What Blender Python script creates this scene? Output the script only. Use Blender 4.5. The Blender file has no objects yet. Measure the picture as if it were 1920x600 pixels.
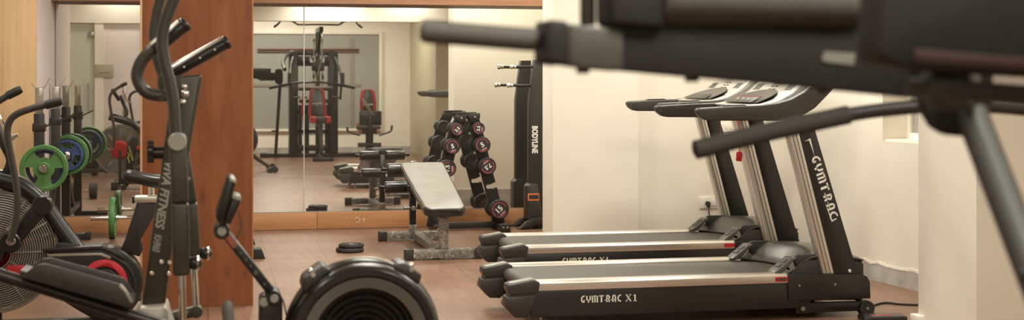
import bpy, bmesh, math, random
from mathutils import Vector, Matrix

random.seed(7)
SC = bpy.context.scene
COL = SC.collection
PI = math.pi

# ---------------------------------------------------------------- survey
# camera: 50 mm lens, 1.3 m above the floor at the origin, turned 12 degrees to the right of the
# mirror wall's normal.  X runs along the mirror wall, Y towards it, Z up.
LENS, SENSOR = 50.0, 36.0
F = 1920 * LENS / SENSOR
HZ, EYE = 147.0, 1.30
YAW = math.atan(570 / F)
CY, SY = math.cos(YAW), math.sin(YAW)
D = 12.35                                   # the mirror wall


def G(px, py, Y):
    """surveyed sight line (px, py) met with the upright plane at distance Y"""
    r = (px - 960) / F
    X = Y * (r * CY + SY) / (CY - r * SY)
    zc = X * SY + Y * CY
    return Vector((X, Y, EYE - (py - HZ) / F * zc))


def GF(px, py, Z=0.0):
    zc = F * (EYE - Z) / (py - HZ)
    xc = (px - 960) / F * zc
    return Vector((xc * CY + zc * SY, -xc * SY + zc * CY, Z))


def M(px, py, Y):
    """the same for something seen in the mirror that really stands at distance Y"""
    v = G(px, py, 2 * D - Y)
    return Vector((v.x, Y, v.z))


V = Vector

# ---------------------------------------------------------------- materials
MATS = {}


def nodes_of(name):
    m = bpy.data.materials.new(name)
    m.use_nodes = True
    nt = m.node_tree
    return m, nt, nt.nodes['Principled BSDF'], nt.nodes, nt.links


def mat(name, col, rough=0.5, metal=0.0, var=0.06, scale=30.0, bump=0.0, coat=0.0, spec=None):
    if name in MATS:
        return MATS[name]
    m, nt, b, N, L = nodes_of(name)
    tc = N.new('ShaderNodeTexCoord')
    nz = N.new('ShaderNodeTexNoise')
    nz.inputs['Scale'].default_value = scale
    nz.inputs['Detail'].default_value = 4
    L.new(tc.outputs['Object'], nz.inputs['Vector'])
    rp = N.new('ShaderNodeValToRGB')
    rp.color_ramp.elements[0].position = 0.3
    rp.color_ramp.elements[1].position = 0.7
    rp.color_ramp.elements[0].color = tuple(max(0, c * (1 - var)) for c in col) + (1,)
    rp.color_ramp.elements[1].color = tuple(min(1, c * (1 + var)) for c in col) + (1,)
    L.new(nz.outputs['Fac'], rp.inputs['Fac'])
    L.new(rp.outputs['Color'], b.inputs['Base Color'])
    b.inputs['Roughness'].default_value = rough
    b.inputs['Metallic'].default_value = metal
    b.inputs['Coat Weight'].default_value = coat
    if spec is not None:
        b.inputs['Specular IOR Level'].default_value = spec
    if bump:
        bp = N.new('ShaderNodeBump')
        bp.inputs['Strength'].default_value = bump
        bp.inputs['Distance'].default_value = 0.002
        L.new(nz.outputs['Fac'], bp.inputs['Height'])
        L.new(bp.outputs['Normal'], b.inputs['Normal'])
    MATS[name] = m
    return m


def wood_mat(name, dark, mid, light, axis='Z', rough=0.35, knots=True, stretch=12.0, scale=1.6, coat=0.0):
    m, nt, b, N, L = nodes_of(name)
    tc = N.new('ShaderNodeTexCoord')
    mp = N.new('ShaderNodeMapping')
    s = [stretch, stretch, stretch]
    s['XYZ'.index(axis)] = 1.0
    mp.inputs['Scale'].default_value = [v * scale for v in s]
    L.new(tc.outputs['Object'], mp.inputs['Vector'])
    nz = N.new('ShaderNodeTexNoise')
    nz.inputs['Scale'].default_value = 1.0
    nz.inputs['Detail'].default_value = 7
    nz.inputs['Roughness'].default_value = 0.62
    nz.inputs['Distortion'].default_value = 0.5
    L.new(mp.outputs['Vector'], nz.inputs['Vector'])
    rp = N.new('ShaderNodeValToRGB')
    e = rp.color_ramp.elements
    e[0].position, e[0].color = 0.28, dark + (1,)
    e[1].position, e[1].color = 0.72, light + (1,)
    x = e.new(0.5)
    x.color = mid + (1,)
    L.new(nz.outputs['Fac'], rp.inputs['Fac'])
    out = rp.outputs['Color']
    if knots:
        vo = N.new('ShaderNodeTexVoronoi')
        vo.inputs['Scale'].default_value = 1.0
        m2 = N.new('ShaderNodeMapping')
        s2 = [6.0, 6.0, 6.0]
        s2['XYZ'.index(axis)] = 2.6
        m2.inputs['Scale'].default_value = s2
        L.new(tc.outputs['Object'], m2.inputs['Vector'])
        L.new(m2.outputs['Vector'], vo.inputs['Vector'])
        r2 = N.new('ShaderNodeValToRGB')
        r2.color_ramp.elements[0].position = 0.03
        r2.color_ramp.elements[0].color = (0.45, 0.4, 0.38, 1)
        r2.color_ramp.elements[1].position = 0.16
        r2.color_ramp.elements[1].color = (1, 1, 1, 1)
        L.new(vo.outputs['Distance'], r2.inputs['Fac'])
        mx = N.new('ShaderNodeMixRGB')
        mx.blend_type = 'MULTIPLY'
        mx.inputs['Fac'].default_value = 0.7
        L.new(out, mx.inputs['Color1'])
        L.new(r2.outputs['Color'], mx.inputs['Color2'])
        out = mx.outputs['Color']
    L.new(out, b.inputs['Base Color'])
    b.inputs['Roughness'].default_value = rough
    b.inputs['Coat Weight'].default_value = coat
    MATS[name] = m
    return m


def floor_mat():
    m, nt, b, N, L = nodes_of('vinyl_tile_floor')
    tc = N.new('ShaderNodeTexCoord')
    br = N.new('ShaderNodeTexBrick')
    br.offset = 0.5
    br.inputs['Scale'].default_value = 1.0
    br.inputs['Brick Width'].default_value = 0.92
    br.inputs['Row Height'].default_value = 0.42
    br.inputs['Mortar Size'].default_value = 0.0035
    br.inputs['Mortar Smooth'].default_value = 0.3
    br.inputs['Color1'].default_value = (0.245, 0.143, 0.094, 1)
    br.inputs['Color2'].default_value = (0.205, 0.112, 0.072, 1)
    br.inputs['Mortar'].default_value = (0.10, 0.058, 0.038, 1)
    mp0 = N.new('ShaderNodeMapping')
    mp0.inputs['Rotation'].default_value = (0, 0, PI / 2)
    L.new(tc.outputs['Object'], mp0.inputs['Vector'])
    L.new(mp0.outputs['Vector'], br.inputs['Vector'])
    mp = N.new('ShaderNodeMapping')
    mp.inputs['Scale'].default_value = (16, 1.3, 1)
    L.new(tc.outputs['Object'], mp.inputs['Vector'])
    nz = N.new('ShaderNodeTexNoise')
    nz.inputs['Scale'].default_value = 1.6
    nz.inputs['Detail'].default_value = 6
    L.new(mp.outputs['Vector'], nz.inputs['Vector'])
    rp = N.new('ShaderNodeValToRGB')
    rp.color_ramp.elements[0].position = 0.3
    rp.color_ramp.elements[0].color = (0.74, 0.68, 0.65, 1)
    rp.color_ramp.elements[1].position = 0.72
    rp.color_ramp.elements[1].color = (1.12, 1.1, 1.08, 1)
    L.new(nz.outputs['Fac'], rp.inputs['Fac'])
    mx = N.new('ShaderNodeMixRGB')
    mx.blend_type = 'MULTIPLY'
    mx.inputs['Fac'].default_value = 0.8
    L.new(br.outputs['Color'], mx.inputs['Color1'])
    L.new(rp.outputs['Color'], mx.inputs['Color2'])
    L.new(mx.outputs['Color'], b.inputs['Base Color'])
    n2 = N.new('ShaderNodeTexNoise')
    n2.inputs['Scale'].default_value = 2.2
    n2.inputs['Detail'].default_value = 5
    L.new(tc.outputs['Object'], n2.inputs['Vector'])
    mr = N.new('ShaderNodeMapRange')
    mr.inputs['To Min'].default_value = 0.26
    mr.inputs['To Max'].default_value = 0.46
    L.new(n2.outputs['Fac'], mr.inputs['Value'])
    L.new(mr.outputs['Result'], b.inputs['Roughness'])
    b.inputs['Specular IOR Level'].default_value = 0.48
    MATS['floor'] = m
    return m


def mirror_mat():
    m, nt, b, N, L = nodes_of('silvered_mirror')
    b.inputs['Metallic'].default_value = 1.0
    b.inputs['Roughness'].default_value = 0.0
    b.inputs['Base Color'].default_value = (0.85, 0.845, 0.80, 1)
    d = N.new('ShaderNodeBsdfDiffuse')
    d.inputs['Color'].default_value = (0.55, 0.5, 0.42, 1)
    mx = N.new('ShaderNodeMixShader')
    tc = N.new('ShaderNodeTexCoord')
    nz = N.new('ShaderNodeTexNoise')
    nz.inputs['Scale'].default_value = 3.0
    nz.inputs['Detail'].default_value = 5
    L.new(tc.outputs['Object'], nz.inputs['Vector'])
    mr = N.new('ShaderNodeMapRange')
    mr.inputs['To Min'].default_value = 0.012
    mr.inputs['To Max'].default_value = 0.05
    L.new(nz.outputs['Fac'], mr.inputs['Value'])
    L.new(mr.outputs['Result'], mx.inputs['Fac'])
    L.new(b.outputs['BSDF'], mx.inputs[1])
    L.new(d.outputs['BSDF'], mx.inputs[2])
    L.new(mx.outputs['Shader'], N['Material Output'].inputs['Surface'])
    MATS['mirror'] = m
    return m


def glass_mat(name, col, alpha):
    m, nt, b, N, L = nodes_of(name)
    b.inputs['Base Color'].default_value = col + (1,)
    b.inputs['Roughness'].default_value = 0.05
    t = N.new('ShaderNodeBsdfTransparent')
    t.inputs['Color'].default_value = (0.9, 0.95, 0.92, 1)
    mx = N.new('ShaderNodeMixShader')
    mx.inputs['Fac'].default_value = alpha
    L.new(t.outputs['BSDF'], mx.inputs[1])
    L.new(b.outputs['BSDF'], mx.inputs[2])
    L.new(mx.outputs['Shader'], N['Material Output'].inputs['Surface'])
    MATS[name] = m
    return m


WALL = mat('cream_wall_paint', (0.80, 0.745, 0.645), 0.55, var=0.02, scale=3.0, bump=0.05)
WALLW = mat('white_wall_paint', (0.82, 0.77, 0.68), 0.6, var=0.03, scale=3.0)
PINK = mat('pale_lilac_paint', (0.70, 0.61, 0.58), 0.5, var=0.03, scale=2.0)
CEIL = mat('ceiling_paint', (0.78, 0.72, 0.62), 0.8, var=0.02)
PLASTER = mat('bare_grey_plaster', (0.42, 0.40, 0.36), 0.8, var=0.2, scale=9.0, bump=0.3)
CHIP = mat('torn_white_paint', (0.85, 0.8, 0.7), 0.7, var=0.1, scale=20)
FLOOR = floor_mat()
MIRROR = mirror_mat()
WOODRED = wood_mat('red_brown_veneer', (0.165, 0.050, 0.018), (0.245, 0.079, 0.029), (0.305, 0.108, 0.044), 'Z', 0.33, True, 9, 1.1, 0.15)
WOODPALE = wood_mat('pale_ash_laminate', (0.50, 0.33, 0.17), (0.62, 0.42, 0.23), (0.70, 0.50, 0.30), 'Z', 0.4, False, 14, 0.9)
PLY = wood_mat('tan_plywood', (0.34, 0.155, 0.065), (0.46, 0.225, 0.10), (0.54, 0.29, 0.14), 'X', 0.42, False, 10, 1.0)
PELMET = wood_mat('brown_pelmet_board', (0.16, 0.07, 0.03), (0.24, 0.11, 0.05), (0.30, 0.15, 0.07), 'X', 0.5, False, 8, 1.0)
BLACK = mat('black_powder_coat', (0.020, 0.018, 0.016), 0.38, var=0.2, scale=200, bump=0.05)
SATIN = mat('satin_black_plastic', (0.016, 0.015, 0.014), 0.28, var=0.15, scale=40)
MATTE = mat('matt_black_rubber', (0.022, 0.020, 0.018), 0.62, var=0.25, scale=160, bump=0.15)
FOAM = mat('lit_black_foam', (0.075, 0.068, 0.056), 0.75, var=0.3, scale=260, bump=0.4)  # black foam paled to carry the light falling on it
SOFT = mat('soft_black_steel', (0.014, 0.0125, 0.0105), 0.62, var=0.15, scale=90, spec=.35)
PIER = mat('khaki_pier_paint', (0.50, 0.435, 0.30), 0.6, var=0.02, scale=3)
FOAMD = mat('plain_black_foam', (0.026, 0.024, 0.020), 0.8, var=0.3, scale=260, bump=0.3)  # the same foam without that paling, for the curl bar
VINYL = mat('black_vinyl', (0.022, 0.020, 0.019), 0.30, var=0.1, scale=60, bump=0.06, spec=0.7)
VINYLG = mat('grey_lit_vinyl', (0.235, 0.22, 0.188), 0.40, var=0.12, scale=9, bump=0.04, spec=1.0)  # grey stands in for the gloss on black vinyl
DKGREY = mat('dark_grey_plastic', (0.034, 0.031, 0.026), 0.42, var=0.12, scale=40)
BELT = mat('treadmill_belt', (0.075, 0.066, 0.056), 0.55, var=0.15, scale=300, bump=0.15)
GUN = mat('gunmetal_paint', (0.066, 0.060, 0.043), 0.36, metal=0.35, var=0.08, scale=60)
GUNL = mat('light_gunmetal', (0.34, 0.33, 0.29), 0.4, metal=0.3, var=0.06, scale=40)
SILVER = mat('brushed_aluminium', (0.66, 0.62, 0.56), 0.34, metal=0.85, var=0.05, scale=90)
SILVERP = mat('silver_plastic', (0.50, 0.47, 0.42), 0.36, metal=0.45, var=0.05, scale=40)
HOODM = mat('grey_metallic_plastic', (0.105, 0.098, 0.082), 0.36, metal=0.35, var=0.06, scale=60)
CHROME = mat('chrome', (0.80, 0.78, 0.74), 0.12, metal=1.0, var=0.03)
STEEL = mat('bare_steel', (0.42, 0.40, 0.36), 0.32, metal=0.9, var=0.15, scale=40)
RED = mat('red_plastic', (0.50, 0.018, 0.03), 0.4, var=0.1)
REDV = mat('red_vinyl', (0.42, 0.03, 0.035), 0.4, var=0.1)
REDMARK = mat('red_ring_print', (0.50, 0.07, 0.105), 0.5, var=0.05)
PINKMARK = mat('pink_print', (0.75, 0.42, 0.42), 0.5, var=0.05)
GREEN = mat('green_rubber', (0.080, 0.205, 0.060), 0.48, var=0.14, scale=25, bump=0.1)
BLUE = mat('blue_rubber', (0.050, 0.072, 0.185), 0.48, var=0.14, scale=25, bump=0.1)
WHITE = mat('white_print', (0.78, 0.74, 0.66), 0.5, var=0.03)
WPLAST = mat('white_switch_plastic', (0.82, 0.78, 0.70), 0.4, var=0.02)
GREYP = mat('grey_print', (0.42, 0.40, 0.35), 0.5, var=0.04)
ORANGE = mat('orange_label', (0.75, 0.20, 0.05), 0.5, var=0.05)
YELLOW = mat('yellow_print', (0.75, 0.65, 0.12), 0.5, var=0.05)
LIME = mat('lime_print', (0.45, 0.65, 0.08), 0.5, var=0.05)
TAPE = mat('dusty_steel_tube', (0.22, 0.205, 0.18), 0.3, metal=0.5, var=0.4, scale=50, bump=0.4)
CHALK = mat('chalk', (0.72, 0.55, 0.42), 0.9, var=0.1)
GREYGLASS = mat('grey_film_glass', (0.30, 0.29, 0.255), 0.25, var=0.08, scale=1.2)
PIPE = mat('red_brown_pipe', (0.15, 0.065, 0.048), 0.5, var=0.1)
SCREEN = mat('dark_display', (0.018, 0.014, 0.012), 0.2, var=0.2)
SIGNM = mat('khaki_sign_card', (0.40, 0.36, 0.26), 0.5, var=0.04, scale=4)
GLASSD = glass_mat('greenish_door_glass', (0.74, 0.76, 0.66), 0.7)  # glass paled in place of light behind the door
def wrap_mat():
    m, nt, b, N, L = nodes_of('clear_plastic_wrap')
    b.inputs['Base Color'].default_value = (.66, .62, .55, 1)
    b.inputs['Roughness'].default_value = .18
    t = N.new('ShaderNodeBsdfTransparent')
    mx = N.new('ShaderNodeMixShader')
    tc = N.new('ShaderNodeTexCoord')
    nz = N.new('ShaderNodeTexNoise')
    nz.inputs['Scale'].default_value = 26
    nz.inputs['Detail'].default_value = 5
    nz.inputs['Distortion'].default_value = 1.2
    L.new(tc.outputs['Object'], nz.inputs['Vector'])
    rp = N.new('ShaderNodeValToRGB')
    rp.color_ramp.elements[0].position, rp.color_ramp.elements[0].color = .48, (.05, .05, .05, 1)
    rp.color_ramp.elements[1].position, rp.color_ramp.elements[1].color = .74, (.62, .62, .62, 1)
    L.new(nz.outputs['Fac'], rp.inputs['Fac'])
    L.new(rp.outputs['Color'], mx.inputs['Fac'])
    bp = N.new('ShaderNodeBump')
    bp.inputs['Strength'].default_value = .9
    bp.inputs['Distance'].default_value = .01
    L.new(nz.outputs['Fac'], bp.inputs['Height'])
    L.new(bp.outputs['Normal'], b.inputs['Normal'])
    L.new(t.outputs['BSDF'], mx.inputs[1])
    L.new(b.outputs['BSDF'], mx.inputs[2])
    L.new(mx.outputs['Shader'], N['Material Output'].inputs['Surface'])
    return m


WRAP = wrap_mat()
INK = mat('dark_ink', (0.05, 0.045, 0.04), 0.6, var=0.05)


# ---------------------------------------------------------------- mesh builder
def catmull(pts, n=6, closed=False):
    P = [V(p) for p in pts]
    out = []
    m = len(P)
    for i in range(m if closed else m - 1):
        p0 = P[(i - 1) % m] if (closed or i > 0) else P[0] * 2 - P[1]
        p1, p2 = P[i], P[(i + 1) % m]
        p3 = P[(i + 2) % m] if (closed or i < m - 2) else P[-1] * 2 - P[-2]
        for k in range(n):
            t = k / n
            out.append(0.5 * ((2 * p1) + (p2 - p0) * t + (2 * p0 - 5 * p1 + 4 * p2 - p3) * t * t
                              + (3 * p1 - p0 - 3 * p2 + p3) * t ** 3))
    if not closed:
        out.append(P[-1])
    return out


def frame_for(d):
    d = d.normalized()
    u = V((0, 0, 1)) if abs(d.z) < 0.9 else V((1, 0, 0))
    a = d.cross(u).normalized()
    return a, a.cross(d).normalized()


class MB:
    def __init__(s):
        s.bm = bmesh.new()

    def _add(s, b, bev=0.0, seg=2):
        if bev > 0:
            try:
                bmesh.ops.bevel(b, geom=b.edges[:], offset=bev, segments=seg, affect='EDGES', clamp_overlap=True, profile=0.5)
            except Exception:
                pass
        me = bpy.data.meshes.new('tmp')
        b.to_mesh(me)
        b.free()
        s.bm.from_mesh(me)
        bpy.data.meshes.remove(me)
        return s

    def box(s, lo, hi, bev=0.0, seg=2):
        lo, hi = V(lo), V(hi)
        b = bmesh.new()
        bmesh.ops.create_cube(b, size=1, matrix=Matrix.Translation((lo + hi) / 2) @ Matrix.Diagonal((hi - lo).to_4d()))
        return s._add(b, bev, seg)

    def bar(s, p0, p1, w, h, bev=0.0, up=(0, 0, 1), seg=2):
        """box from p0 to p1, w across, h along the up side"""
        p0, p1 = V(p0), V(p1)
        d = p1 - p0
        L = d.length
        d.normalize()
        u = V(up)
        a = d.cross(u)
        if a.length < 1e-4:
            a = d.cross(V((1, 0, 0)))
        a.normalize()
        u = a.cross(d).normalized()
        m = Matrix((a, d, u)).transposed().to_4x4()
        m.translation = (p0 + p1) / 2
        b = bmesh.new()
        bmesh.ops.create_cube(b, size=1, matrix=m @ Matrix.Diagonal((w, L, h, 1)))
        return s._add(b, bev, seg)

    def prism(s, pts, vec, bev=0.0, seg=2):
        b = bmesh.new()
        vec = V(vec)
        A = [b.verts.new(p) for p in pts]
        B = [b.verts.new(V(p) + vec) for p in pts]
        n = len(A)
        b.faces.new(A)
        b.faces.new(B[::-1])
        for i in range(n):
            b.faces.new((A[i], B[i], B[(i + 1) % n], A[(i + 1) % n]))
        bmesh.ops.recalc_face_normals(b, faces=b.faces[:])
        return s._add(b, bev, seg)

    def tube(s, pts, r, n=12, closed=False, caps=True):
        P = [V(p) for p in pts]
        m = len(P)
        R = list(r) if isinstance(r, (list, tuple)) else [r] * m
        b = bmesh.new()
        rings = []
        prev = None
        for i in range(m):
            if closed:
                d = (P[(i + 1) % m] - P[i - 1]).normalized()
            else:
                d = ((P[min(i + 1, m - 1)] - P[max(i - 1, 0)])).normalized()
            if prev is None:
                a, c = frame_for(d)
            else:
                a = (prev - d * prev.dot(d))
                a = a.normalized() if a.length > 1e-6 else frame_for(d)[0]
                c = a.cross(d)
            prev = a
            rings.append([b.verts.new(P[i] + (a * math.cos(t) + c * math.sin(t)) * R[i])
                          for t in (2 * PI * k / n for k in range(n))])
        for i in range(m if closed else m - 1):
            A, B = rings[i], rings[(i + 1) % m]
            for k in range(n):
                b.faces.new((A[k], A[(k + 1) % n], B[(k + 1) % n], B[k]))
        if caps and not closed:
            b.faces.new(rings[0][::-1])
            b.faces.new(rings[-1])
        bmesh.ops.recalc_face_normals(b, faces=b.faces[:])
        return s._add(b)

    def rod(s, p0, p1, r, n=20, round_=0.0):
        """capped cylinder with softened ends"""
        p0, p1 = V(p0), V(p1)
        d = (p1 - p0).normalized()
        k = round_ or r * 0.12
        if round_:
            st = [(0, 0.001), (k * 0.13, r - k * 0.5), (k * 0.5, r - k * 0.13), (k, r)]
        else:
            st = [(0, r - k), (k, r)]
        pts = [p0 + d * t for t, _ in st] + [p1 - d * t for t, _ in reversed(st)]
        return s.tube(pts, [q for _, q in st] + [q for _, q in reversed(st)], n)

    def ring(s, c, ax, R, r, n=48, m=8, flat=1.0):
        c, ax = V(c), V(ax).normalized()
        a, q = frame_for(ax)
        b = bmesh.new()
        rs = []
        for i in range(n):
            t = 2 * PI * i / n
            o = a * math.cos(t) + q * math.sin(t)
            rs.append([b.verts.new(c + o * (R + r * math.cos(u)) + ax * (r * flat * math.sin(u)))
                       for u in (2 * PI * k / m for k in range(m))])
        for i in range(n):
            A, B = rs[i], rs[(i + 1) % n]
            for k in range(m):
                b.faces.new((A[k], A[(k + 1) % m], B[(k + 1) % m], B[k]))
        bmesh.ops.recalc_face_normals(b, faces=b.faces[:])
        return s._add(b)

    def lathe(s, prof, c, ax, n=48, closed=False):
        """prof: (radius, offset along the axis); closed joins last to first"""
        c, ax = V(c), V(ax).normalized()
        a, q = frame_for(ax)
        b = bmesh.new()
        rs = []
        for rad, t in prof:
            if rad < 1e-5:
                rs.append([b.verts.new(c + ax * t)])
            else:
                rs.append([b.verts.new(c + ax * t + (a * math.cos(u) + q * math.sin(u)) * rad)
                           for u in (2 * PI * k / n for k in range(n))])
        m = len(rs)
        for i in range(m if closed else m - 1):
            A, B = rs[i], rs[(i + 1) % m]
            for k in range(n):
                k2 = (k + 1) % n
                if len(A) == 1 and len(B) == 1:
                    continue
                if len(A) == 1:
                    b.faces.new((A[0], B[k2], B[k]))
                elif len(B) == 1:
                    b.faces.new((A[k], A[k2], B[0]))
                else:
                    b.faces.new((A[k], A[k2], B[k2], B[k]))
        bmesh.ops.recalc_face_normals(b, faces=b.faces[:])
        return s._add(b)

    def ball(s, c, r, sc=(1, 1, 1), n=16):
        b = bmesh.new()
        bmesh.ops.create_uvsphere(b, u_segments=n * 2, v_segments=n, radius=r,
                                  matrix=Matrix.Translation(V(c)) @ Matrix.Diagonal((sc[0], sc[1], sc[2], 1)))
        return s._add(b)

    def grid(s, rows, thick=None):
        """surface through rows of points; thick = vector giving it a second skin"""
        b = bmesh.new()
        R = [[b.verts.new(p) for p in row] for row in rows]
        for i in range(len(R) - 1):
            for j in range(len(R[0]) - 1):
                b.faces.new((R[i][j], R[i][j + 1], R[i + 1][j + 1], R[i + 1][j]))
        if thick is not None:
            t = V(thick)
            Q = [[b.verts.new(V(p) + t) for p in row] for row in rows]
            n, m = len(R), len(R[0])
            for i in range(n - 1):
                for j in range(m - 1):
                    b.faces.new((Q[i][j], Q[i + 1][j], Q[i + 1][j + 1], Q[i][j + 1]))
            rim = [(i, 0) for i in range(n)] + [(n - 1, j) for j in range(1, m)] + [(i, m - 1) for i in range(n - 2, -1, -1)] + [(0, j) for j in range(m - 2, 0, -1)]
            for k in range(len(rim)):
                i, j = rim[k]
                i2, j2 = rim[(k + 1) % len(rim)]
                b.faces.new((R[i][j], R[i2][j2], Q[i2][j2], Q[i][j]))
        bmesh.ops.recalc_face_normals(b, faces=b.faces[:])
        return s._add(b)

    def stroke(s, pts2, w, o, xd, yd, th=0.0008):
        """flat pen stroke of width w through 2-D points, lying on the plane o + x*xd + y*yd"""
        o, xd, yd = V(o), V(xd), V(yd)
        nn = xd.cross(yd).normalized()
        P = [V((p[0], p[1])) for p in pts2]
        Lf, Rt = [], []
        for i in range(len(P)):
            d = (P[min(i + 1, len(P) - 1)] - P[max(i - 1, 0)]).normalized()
            n = V((-d.y, d.x))
            k = 1.0
            if 0 < i < len(P) - 1:
                d1 = (P[i] - P[i - 1]).normalized()
                k = 1 / max(0.6, abs(n.dot(V((-d1.y, d1.x)))))
            Lf.append(P[i] + n * w / 2 * k)
            Rt.append(P[i] - n * w / 2 * k)
        b = bmesh.new()

        def vv(p, z):
            return b.verts.new(o + xd * p.x + yd * p.y + nn * z)
        A = [(vv(l, th), vv(r, th), vv(l, 0), vv(r, 0)) for l, r in zip(Lf, Rt)]
        for q, t in zip(A, A[1:]):
            b.faces.new((q[0], q[1], t[1], t[0]))
            b.faces.new((q[2], t[2], t[3], q[3]))
            b.faces.new((q[0], t[0], t[2], q[2]))
            b.faces.new((q[1], q[3], t[3], t[1]))
        b.faces.new((A[0][0], A[0][2], A[0][3], A[0][1]))
        b.faces.new((A[-1][0], A[-1][1], A[-1][3], A[-1][2]))
        bmesh.ops.recalc_face_normals(b, faces=b.faces[:])
        return s._add(b)

    def text(s, body, o, xd, yd, h, th=0.0008, bold=0.0, shear=0.0, xs=1.0, center=True):
        cu = bpy.data.curves.new('txt', 'FONT')
        cu.body = body
        cu.size = 1.0
        cu.offset = bold
        cu.shear = shear
        cu.resolution_u = 3
        ob = bpy.data.objects.new('txt', cu)
        me = bpy.data.meshes.new_from_object(ob)
        xsv = [v.co.x for v in me.vertices]
        ysv = [v.co.y for v in me.vertices]
        k = h / 0.72
        o, xd, yd = V(o), V(xd).normalized(), V(yd).normalized()
        nn = xd.cross(yd).normalized()
        cx = (min(xsv) + max(xsv)) / 2 if center else min(xsv)
        cy = (min(ysv) + max(ysv)) / 2 if center else 0
        b = bmesh.new()
        b.from_mesh(me)
        for v in b.verts:
            v.co = o + xd * ((v.co.x - cx) * k * xs) + yd * ((v.co.y - cy) * k) + nn * th
        g = bmesh.ops.extrude_face_region(b, geom=b.faces[:])
        for e in g['geom']:
            if isinstance(e, bmesh.types.BMVert):
                e.co -= nn * th
        bmesh.ops.recalc_face_normals(b, faces=b.faces[:])
        bpy.data.objects.remove(ob)
        bpy.data.curves.remove(cu)
        bpy.data.meshes.remove(me)
        return s._add(b)

    def split(s, name, material, parent=None, label=None, smooth=38):
        """every loose piece becomes a part of its own"""
        seen, out = set(), []
        s.bm.verts.index_update()
        s.bm.verts.ensure_lookup_table()
        for v0 in s.bm.verts:
            if v0.index in seen:
                continue
            st, comp = [v0], set()
            while st:
                v = st.pop()
                if v.index in comp:
                    continue
                comp.add(v.index)
                st.extend(e.other_vert(v) for e in v.link_edges)
            seen |= comp
            out.append(comp)
        for comp in out:
            b = s.bm.copy()
            b.verts.index_update()
            b.verts.ensure_lookup_table()
            bmesh.ops.delete(b, geom=[v for v in b.verts if v.index not in comp], context='VERTS')
            q = MB()
            q.bm.free()
            q.bm = b
            q.build(name, material, parent, label, smooth)
        s.bm.free()

    def build(s, name, material, parent=None, label=None, smooth=38):
        me = bpy.data.meshes.new(name)
        off = V((0, 0, 0))
        p = parent
        while p is not None:
            off += p.location
            p = p.parent
        if off.length:
            bmesh.ops.translate(s.bm, verts=s.bm.verts[:], vec=-off)
        s.bm.to_mesh(me)
        s.bm.free()
        me.materials.append(material)
        if smooth:
            me.polygons.foreach_set('use_smooth', [True] * len(me.polygons))
            me.set_sharp_from_angle(angle=math.radians(smooth))
        o = bpy.data.objects.new(name, me)
        COL.objects.link(o)
        if parent is not None:
            o.parent = parent
        if label:
            o['label'] = label
        return o


def sleeve(a, b, hw, hh, up=(0, 0, 1), jit=.007, seg=26):
    """crumpled film wrapped round a box tube from a to b"""
    a, b = V(a), V(b)
    d = (b - a)
    L_ = d.length
    d.normalize()
    u = V(up)
    s = d.cross(u).normalized()
    u = s.cross(d).normalized()
    rows = []
    for i in range(seg + 1):
        c = a + d * (L_ * i / seg + random.uniform(-.004, .004))
        row = []
        for k in range(20):
            t = 2 * PI * k / 20
            cx, cy_ = math.cos(t), math.sin(t)
            m_ = max(abs(cx), abs(cy_))
            j = random.uniform(.0, jit) + (.012 * random.random() if i in (0, 1, seg - 1, seg) else 0)
            row.append(c + s * (cx / m_) * (hw + j) + u * (cy_ / m_) * (hh + j))
        rows.append(row + [row[0]])
    return MB().grid(rows)


def thing(name, label, cat, loc, group=None):
    o = bpy.data.objects.new(name, None)
    o.empty_display_size = 0.1
    COL.objects.link(o)
    o.location = loc
    o['label'], o['category'] = label, cat
    if group:
        o['group'] = group
    return o


def tag(o, label, cat, group=None):
    o['label'], o['category'] = label, cat
    if group:
        o['group'] = group
    return o


def struct(o, label=None):
    o['kind'] = 'structure'
    if label:
        o['label'] = label
    return o


def dup(root, delta, label=None):
    """a copy of a thing with copies of its parts and sub-parts"""
    r = root.copy()
    COL.objects.link(r)
    r.location = root.location + V(delta)
    if label:
        r['label'] = label
    for ch in list(root.children):
        c = ch.copy()
        COL.objects.link(c)
        c.parent = r
        for g in list(ch.children):
            d = g.copy()
            COL.objects.link(d)
            d.parent = c
    return r


def xz(pts, Y, fn=G):
    return [fn(a, b, Y) for a, b in pts]
# ---------------------------------------------------------------- the room
def slab(name, lo, hi, m, label=None, bev=0.0):
    return struct(MB().box(lo, hi, bev).build(name, m), label)


XL, XR, YR, ZC = -2.7, 4.6, -0.32, 2.75
slab('floor', (XL, YR, -0.06), (XR, D, 0), FLOOR, 'glossy reddish brown tile floor')
slab('ceiling', (XL - .1, YR - .1, ZC), (XR + .1, D + .2, ZC + .1), CEIL)
XA = -1.243                                  # white return wall beside the mirrors
slab('wall_back', (XA - .1, D + .03, 0), (XR, D + .15, ZC), WALL, 'wall behind the long mirror')
YF0 = 11.03
slab('wall_left_return', (XA - .1, YF0 + .03, 0), (XA, D + .03, ZC), PINK, 'pale return wall beside the squat stand')
slab('trim_ash_panel', (XL, YF0, 0), (XA, YF0 + .03, ZC), WOODPALE, 'pale ash wood wall panel at the left edge')
slab('wall_left', (XL - .12, YR, 0), (XL, YF0 + .03, ZC), WALL)
slab('wall_rear', (XL, YR - .12, 0), (XR, YR, ZC), WALL, 'cream wall with the grey window, seen in the mirror')
slab('wall_rear_pier', (3.5, YR, 0), (XR, 2.6, ZC), PIER)
slab('wall_right', (XR, YR, 0), (XR + .12, 7.0, ZC), WALL)

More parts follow.
